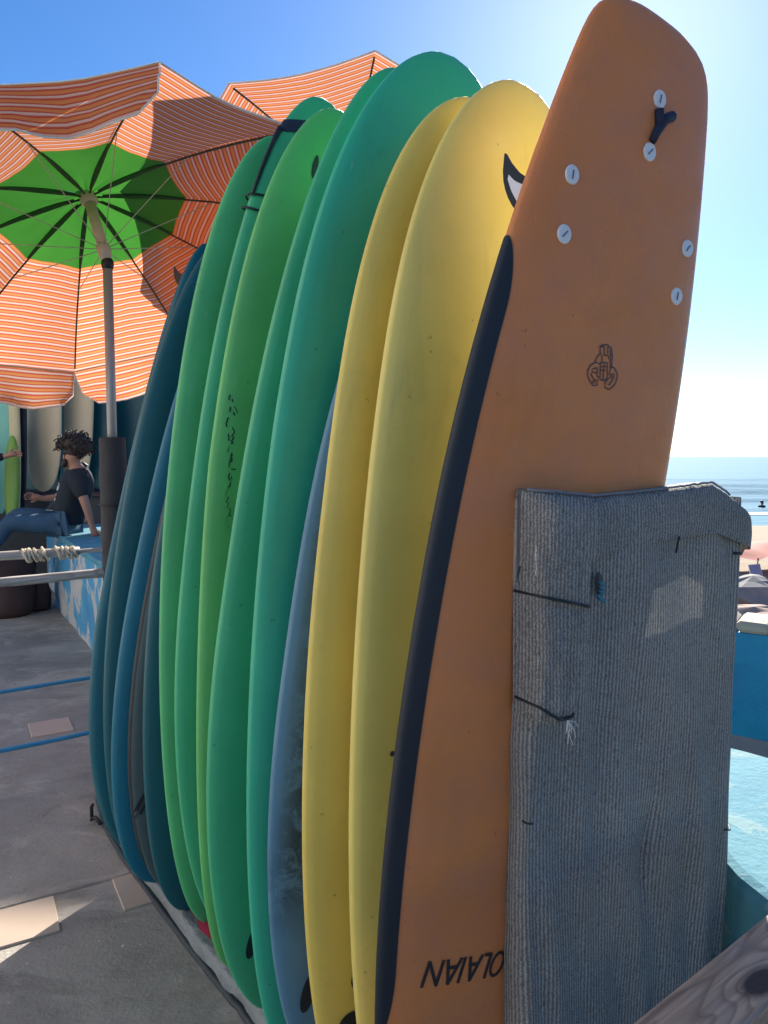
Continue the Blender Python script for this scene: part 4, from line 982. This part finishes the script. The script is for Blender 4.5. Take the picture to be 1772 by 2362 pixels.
    # head: hair, beard, nose, eyes
    F = Vector(face).normalized(); H0 = J['skull']; side = F.cross(Vector((0, 0, 1))).normalized(); up = side.cross(F)
    b = MB(); nu, nvv = 40, 26
    for i in range(nvv+1):
        for j in range(nu):
            th, phh = math.pi*i/nvv, 2*math.pi*j/nu
            d = F*(math.sin(th)*math.cos(phh)) + side*(math.sin(th)*math.sin(phh)) + up*math.cos(th)
            k = hair_r*(1+(0.16*n3(d.x*7, d.y*7, d.z*7)+0.10*n3(d.x*17, d.y*17, d.z*17) if curly else 0.04*n3(d.x*5, d.y*5, d.z*5)))
            fr = d.dot(F); dn = d.dot(up)
            if fr > 0.1 and dn < 0.30: k = min(k, 0.088)            # open at the face
            if dn < -0.45: k = min(k, 0.105)
            b.v.append(tuple(H0 + up*0.018 - F*0.012 + d*k))
    for i in range(nvv):
        for j in range(nu): b.f.append((i*nu+j, (i+1)*nu+j, (i+1)*nu+(j+1) % nu, i*nu+(j+1) % nu))
    if curly:
        rc = random.Random(21)
        for i in range(230):
            d = Vector((rc.gauss(0, 1), rc.gauss(0, 1), rc.gauss(0, 1))).normalized()
            if (d.dot(F) > 0.25 and d.dot(up) < 0.25) or d.dot(up) < -0.5: continue
            c = H0 + up*0.018 - F*0.012 + d*hair_r*rc.uniform(0.92, 1.08); t1 = d.orthogonal().normalized(); t2 = d.cross(t1); r_ = rc.uniform(0.010, 0.018); a0 = rc.uniform(0, 6.28)
            b.tube([c + d*0.010*k_ + (t1*math.cos(a0+k_*1.3)+t2*math.sin(a0+k_*1.3))*r_ for k_ in range(-2, 4)], 0.0055, 5)
    b.build('hair', M['hair'], root, True)
    b = MB(); c = J['jaw']
    b.tube([c+F*0.05+up*0.02+side*0.055, c+F*0.078-up*0.018+side*0.02, c+F*0.078-up*0.018-side*0.02, c+F*0.05+up*0.02-side*0.055], [0.018, 0.030, 0.030, 0.018], 8); b.build('beard', M['hair'], root, True)
    b = MB(); b.tube([H0+F*0.088+up*0.006, H0+F*0.102-up*0.020, H0+F*0.108-up*0.036, H0+F*0.088-up*0.044], [0.008, 0.011, 0.014, 0.010], 8); b.build('nose', M['skin'], root, True)
    for sg in (-1, 1):
        b = MB(); b.tube([H0+F*0.083+side*sg*0.044+up*0.004, H0+F*0.088+side*sg*0.034+up*0.005, H0+F*0.087+side*sg*0.022+up*0.003], [0.003, 0.008, 0.003], 8); b.build('eye', M['ink'], root, True)
    b = MB(); b.tube([H0+F*0.078-up*0.062+side*0.024, H0+F*0.090-up*0.063, H0+F*0.078-up*0.062-side*0.024], [0.004, 0.008, 0.004], 6); b.build('mouth', M['red_print'], root, True)
    return root, J
PJ = {'pelvis': (-2.97, 6.93, 0.90), 'spine': (-2.93, 6.92, 1.06), 'chest': (-2.86, 6.90, 1.26), 'neck': (-2.86, 6.90, 1.405), 'jaw': (-2.90, 6.89, 1.465), 'skull': (-2.875, 6.89, 1.545),
      'sh_r': (-2.80, 6.72, 1.33), 'el_r': (-2.70, 6.68, 1.07), 'wr_r': (-2.66, 6.72, 0.85), 'pa_r': (-2.65, 6.74, 0.80),
      'sh_l': (-2.88, 7.08, 1.33), 'el_l': (-3.05, 7.14, 1.12), 'wr_l': (-3.24, 7.02, 1.10), 'pa_l': (-3.30, 6.98, 1.12),
      'hip_r': (-3.03, 6.82, 0.88), 'kn_r': (-3.40, 6.66, 0.90), 'an_r': (-3.62, 6.52, 0.53), 'toe_r': (-3.76, 6.47, 0.47),
      'hip_l': (-3.03, 7.02, 0.88), 'kn_l': (-3.47, 6.95, 0.96), 'an_l': (-3.72, 6.85, 0.58), 'toe_l': (-3.86, 6.82, 0.52)}
pr, PJl = person(PJ, (-0.88, -0.30, -0.30), 'person with dark curly hair and printed black T-shirt sitting on the bench wall', loc=(-2.97, 6.93, 0.77), hair_r=0.155)
# white and red print on the shirt front/side
b = MB(); r4 = random.Random(9)
b2 = MB()
from mathutils.bvhtree import BVHTree
shirt_o = [c for c in pr.children if c.name.startswith('shirt')][0]
bvh = BVHTree.FromPolygons([v.co for v in shirt_o.data.vertices], [tuple(q.vertices) for q in shirt_o.data.polygons])
def on_shirt(u, v):
    p = on_shirt0(u, v); c = PJl['spine'].lerp(PJl['chest'], v); d = (c-p).normalized()
    h = bvh.ray_cast(p-d*0.3, d)
    return (h[0]-d*0.004) if h[0] is not None else p
def on_shirt0(u, v):      # u along chest front (0..1 from front edge), v height
    c = PJl['spine'].lerp(PJl['chest'], v); a = math.pi*(1.02+0.38*u)
    return c + Vector((math.cos(a)*0.183, math.sin(a)*0.165, 0))
for (u0, v0, u1, v1, w_) in ((0.55, 0.98, 0.75, 0.92, 0.016), (0.75, 0.92, 0.72, 0.72, 0.016), (0.72, 0.72, 0.50, 0.66, 0.016), (0.50, 0.66, 0.48, 0.84, 0.016), (0.56, 0.80, 0.72, 0.80, 0.012), (0.30, 0.95, 0.38, 0.78, 0.014), (0.30, 0.60, 0.52, 0.52, 0.020), (0.52, 0.52, 0.58, 0.40, 0.016), (0.2, 0.28, 0.45, 0.22, 0.03), (0.5, 0.20, 0.62, 0.26, 0.018), (0.25, 0.08, 0.4, 0.02, 0.016)):
    a, c = on_shirt(u0, v0), on_shirt(u1, v1); d = (c-a).normalized(); q = Vector((0, 0, 1)) if abs(d.z) < 0.6 else Vector((0.5, -0.5, 0)); q = q*w_/2
    b.add([a-q, a+q, c+q, c-q], [(0, 1, 2, 3)])
b.build('shirt_print', M['print'], pr)
for (u0, v0, u1, v1, w_) in ((0.02, 0.62, 0.2, 0.55, 0.05), (0.0, 0.3, 0.14, 0.25, 0.05)):
    a, c = on_shirt(u0, v0), on_shirt(u1, v1); q = Vector((0, 0, w_/2)); b2.add([a-q, a+q, c+q, c-q], [(0, 1, 2, 3)])
b2.build('red_shirt_print', M['red_print'], pr)
# second person, only the arm reaches into the picture
QJ = {'pelvis': (-4.62, 7.75, 0.95), 'spine': (-4.62, 7.75, 1.14), 'chest': (-4.60, 7.75, 1.34), 'neck': (-4.60, 7.75, 1.53), 'jaw': (-4.56, 7.75, 1.60), 'skull': (-4.58, 7.75, 1.68),
      'sh_r': (-4.52, 7.58, 1.42), 'el_r': (-4.26, 7.62, 1.43), 'wr_r': (-3.93, 7.70, 1.505), 'pa_r': (-3.85, 7.71, 1.525), 'sh_l': (-4.60, 7.93, 1.42), 'el_l': (-4.64, 7.97, 1.16), 'wr_l': (-4.58, 7.95, 0.92), 'pa_l': (-4.57, 7.95, 0.85),
      'hip_r': (-4.60, 7.65, 0.90), 'kn_r': (-4.58, 7.64, 0.50), 'an_r': (-4.62, 7.64, 0.09), 'toe_r': (-4.48, 7.62, 0.05), 'hip_l': (-4.62, 7.86, 0.90), 'kn_l': (-4.60, 7.88, 0.50), 'an_l': (-4.64, 7.88, 0.09), 'toe_l': (-4.50, 7.89, 0.05)}
person(QJ, (1, 0, -0.1), 'person whose dark sleeved arm reaches in from the left to hold a board', 0.112, False, False, True, (-4.62, 7.75, 0.0))

bx_, by_ = 25.4, 49.6; bz_ = beach_z(by_)+0.02
BJ = {'pelvis': (0, 0, 0.95), 'spine': (0, 0, 1.14), 'chest': (0, 0, 1.34), 'neck': (0, 0, 1.53), 'jaw': (0, -0.03, 1.60), 'skull': (0, 0, 1.68), 'sh_r': (0.18, 0, 1.42), 'el_r': (0.26, 0, 1.16), 'wr_r': (0.27, -0.08, 0.92), 'pa_r': (0.27, -0.10, 0.85),
      'sh_l': (-0.18, 0, 1.42), 'el_l': (-0.27, 0, 1.17), 'wr_l': (-0.25, -0.1, 0.94), 'pa_l': (-0.25, -0.13, 0.87), 'hip_r': (0.1, 0, 0.9), 'kn_r': (0.13, -0.05, 0.5), 'an_r': (0.14, 0, 0.09), 'toe_r': (0.16, -0.14, 0.05), 'hip_l': (-0.1, 0, 0.9), 'kn_l': (-0.12, 0.03, 0.5), 'an_l': (-0.13, 0.1, 0.09), 'toe_l': (-0.14, -0.04, 0.05)}
person({k: (v[0]+bx_, v[1]+by_, v[2]+bz_) for k, v in BJ.items()}, (0, -1, -0.1), 'tiny dark bather standing chest deep in the sea off the beach', 0.112, False, False, True, (bx_, by_, bz_))
# ------------------------------------------------------------------ rental boards and counter behind the person
ct = empty('board_counter', (-3.9, 8.75, 0), label='dark counter carrying upright surfboards behind the seated person', cat='counter')
b = MB(); b.box((0, 0.25, 0.52), (3.4, 0.9, 1.04), 0, 0.01); b.build('front', M['plinth'], ct)
b = MB(); b.box((0, 0.25, 1.06), (3.5, 1.0, 0.05), 0, 0.01); b.build('top', M['dark_wood'], ct)
b = MB(); b.box((-0.2, 0.62, 2.1), (3.3, 0.06, 2.05), 0, 0.01); b.build('back_panel', M['dark_teal'], ct)
def px(x, Y): return (x-886)/1706.0*Y
def stand(xpx, Y, L_, W_, mat, lab, z0=1.09, lean=0.0, yaw=0.05, tilt=-0.06, thick=0.06, pw=2.4):
    bd = Board([px(xpx, Y), Y, lean, tilt, L_, W_, pw, 2.6, 0.48, 0.02, yaw, 2.0], thick, False, z0)
    e = empty('surfboard', mat=bd.mat, label=lab, cat='surfboard', group='surfboards in the background'); bd.body(mat, e, 36, 18); return e
stand(102, 8.55, 2.1, 0.44, M['beige_board'], 'beige surfboard with squarish nose standing behind the railing', yaw=-0.15, pw=4.5)
stand(172, 8.75, 2.2, 0.42, M['beige_board'], 'second beige surfboard just behind the curly haired head', lean=0.03, pw=4.0, yaw=-0.1)
stand(52, 8.30, 2.3, 0.10, M['navy'], 'narrow navy board seen edge on, held by the reaching hand', z0=0.86, thick=0.05)
stand(140, 8.60, 2.2, 0.10, M['dark_teal'], 'dark teal board seen edge on between the two beige boards', thick=0.05)
stand(38, 8.2, 2.2, 0.12, M['cream_board'], 'cream coloured board seen edge on left of the navy one', z0=0.78, lean=-0.02, thick=0.06)
stand(22, 8.35, 2.2, 0.22, M['white_board'], 'pale grey board edge beside the mint green board at left', lean=0.05, z0=0.9)
stand(2, 8.25, 2.2, 0.26, M['mint_board'], 'mint green surfboard at the left edge behind the reaching arm', lean=0.04, z0=0.86)
stand(24, 8.0, 0.95, 0.16, M['lime_board'], 'small lime green board standing low behind the railing', z0=0.78, lean=0.02)
stand(32, 8.45, 0.75, 0.22, M['teal'], 'teal board behind the cream board edge', z0=1.09)
stand(232, 8.95, 1.6, 0.36, M['dark_teal'], 'dark teal surfboard standing left of the umbrella pole')
b = MB(); b.tube([(-3.46, 7.42, 0.80), (-3.30, 7.43, 1.02), (-3.12, 7.44, 1.26), (-3.00, 7.45, 1.43)], [0.05, 0.062, 0.058, 0.035], 10)
b.tube([(-3.46, 7.42, 0.80), (-3.47, 7.42, 0.77)], [0.05, 0.01], 10)
bag = b.build('board_bag', M['navy'], None, True); tag(bag, 'slim navy board bag leaning diagonally in front of the seated person', 'bag')
# brown pot by the wall
b = MB(); b.lathe([(0.20, 0.0), (0.235, 0.05), (0.25, 0.16), (0.235, 0.30), (0.26, 0.44), (0.27, 0.56), (0.25, 0.60), (0.22, 0.60)], 26); o = b.build('pot', M['dark_wood'], None, True); o.location = (-3.58, 6.95, 0.0); tag(o, 'dark brown clay pot standing on the floor behind the railing', 'pot')
b = MB(); b.lathe([(0.10, 0.0), (0.12, 0.04), (0.125, 0.16), (0.10, 0.26), (0.11, 0.29)], 20); o = b.build('pot', M['dark_wood'], None, True); o.location = (-3.40, 7.18, 0.0); tag(o, 'smaller brown pot beside the dark clay pot', 'pot')

# unseen white building added beyond the left edge to bounce sun onto the rails
hs_ = empty('bounce_building', (-4.8, 1.3, 0), 0.38, label='unseen white building added beyond the left of the terrace to bounce light', cat='bounce_building')
b = MB(); b.box((-1.5, 0, 3.0), (3.0, 8.4, 6.0), 0, 0.02); b.build('wall', M['bounce_white'], hs_)
b = MB(); b.box((-1.5, 0, 6.08), (3.3, 8.7, 0.16), 0, 0.02); b.build('roof_slab', M['window_frame'], hs_)
for yy in (-2.6, 0.0, 2.6):
    b = MB(); b.box((0.01, yy, 1.9), (0.06, 1.1, 1.5), 0, 0.01); wi = b.build('window', M['window_frame'], hs_)
    b = MB(); b.box((0.045, yy, 1.9), (0.02, 0.96, 1.36), 0, 0.004); b.build('shutter', M['window_blue'], wi)
# white building beyond, with blue shuttered window
bl = empty('building', (-2.0, 12.6, 0), label='white building with blue shuttered window beyond the umbrella pole', cat='building')
b = MB(); b.box((-1.2, 0.6, 1.6), (3.6, 1.2, 3.2), 0, 0.02); b.build('wall', M['building'], bl)
b = MB(); b.box((3.25, 0.6, 3.125), (3.7, 1.2, 6.25), 0, 0.02); b.build('shade_tower', M['building'], bl)  # hidden block added and sized to shade the terrace floor
wx = px(272, 12.0)+2.0
b = MB(); b.box((wx-0.55, -0.02, 1.6), (0.10, 0.06, 1.6), 0, 0.01); b.box((wx+0.45, -0.02, 1.6), (0.10, 0.06, 1.6), 0, 0.01); b.box((wx-0.05, -0.02, 2.35), (0.9, 0.06, 0.10), 0, 0.01)
wf = b.build('window', M['window_frame'], bl)
b = MB(); b.box((wx-0.05, -0.008, 1.55), (0.88, 0.02, 1.48), 0, 0.004); b.build('shutter', M['window_blue'], wf)
for wx2, wz2 in ((2.4, 1.6), (4.0, 1.6), (2.4, 4.2), (4.0, 4.2)):
    b = MB(); b.box((wx2, 0.0, wz2), (1.0, 0.06, 1.3), 0, 0.01); wf = b.build('window', M['window_frame'], bl)
    b = MB(); b.box((wx2, -0.035, wz2), (0.86, 0.02, 1.16), 0, 0.004); b.build('shutter', M['window_blue'], wf)
# shrub between building and boards
sh = empty('shrub', (px(307, 11.4), 11.4, 0), label='small dusty shrub in front of the white building', cat='shrub')
b = MB()
for i in range(5): b.tube([(0, 0, 0), (rng.uniform(-0.1, 0.1), rng.uniform(-0.1, 0.1), 0.9), (rng.uniform(-0.3, 0.3), rng.uniform(-0.3, 0.3), 1.8)], [0.03, 0.02, 0.008], 6)
b.build('trunk', M['bark'], sh, True)
b = MB()
for i in range(900):
    d = Vector((rng.gauss(0, 1), rng.gauss(0, 1), rng.gauss(0, 1))).normalized()*rng.random()**0.4; c = Vector((d.x*0.42, d.y*0.42, 1.75+d.z*0.75))
    a = Vector((rng.gauss(0, 1), rng.gauss(0, 1), rng.gauss(0, 1))).normalized(); s_ = a.orthogonal().normalized()
    b.add([c-a*0.05, c+s_*0.022, c+a*0.05, c-s_*0.022], [(0, 1, 2, 3)])
b.build('crown', M['leaf'], sh)
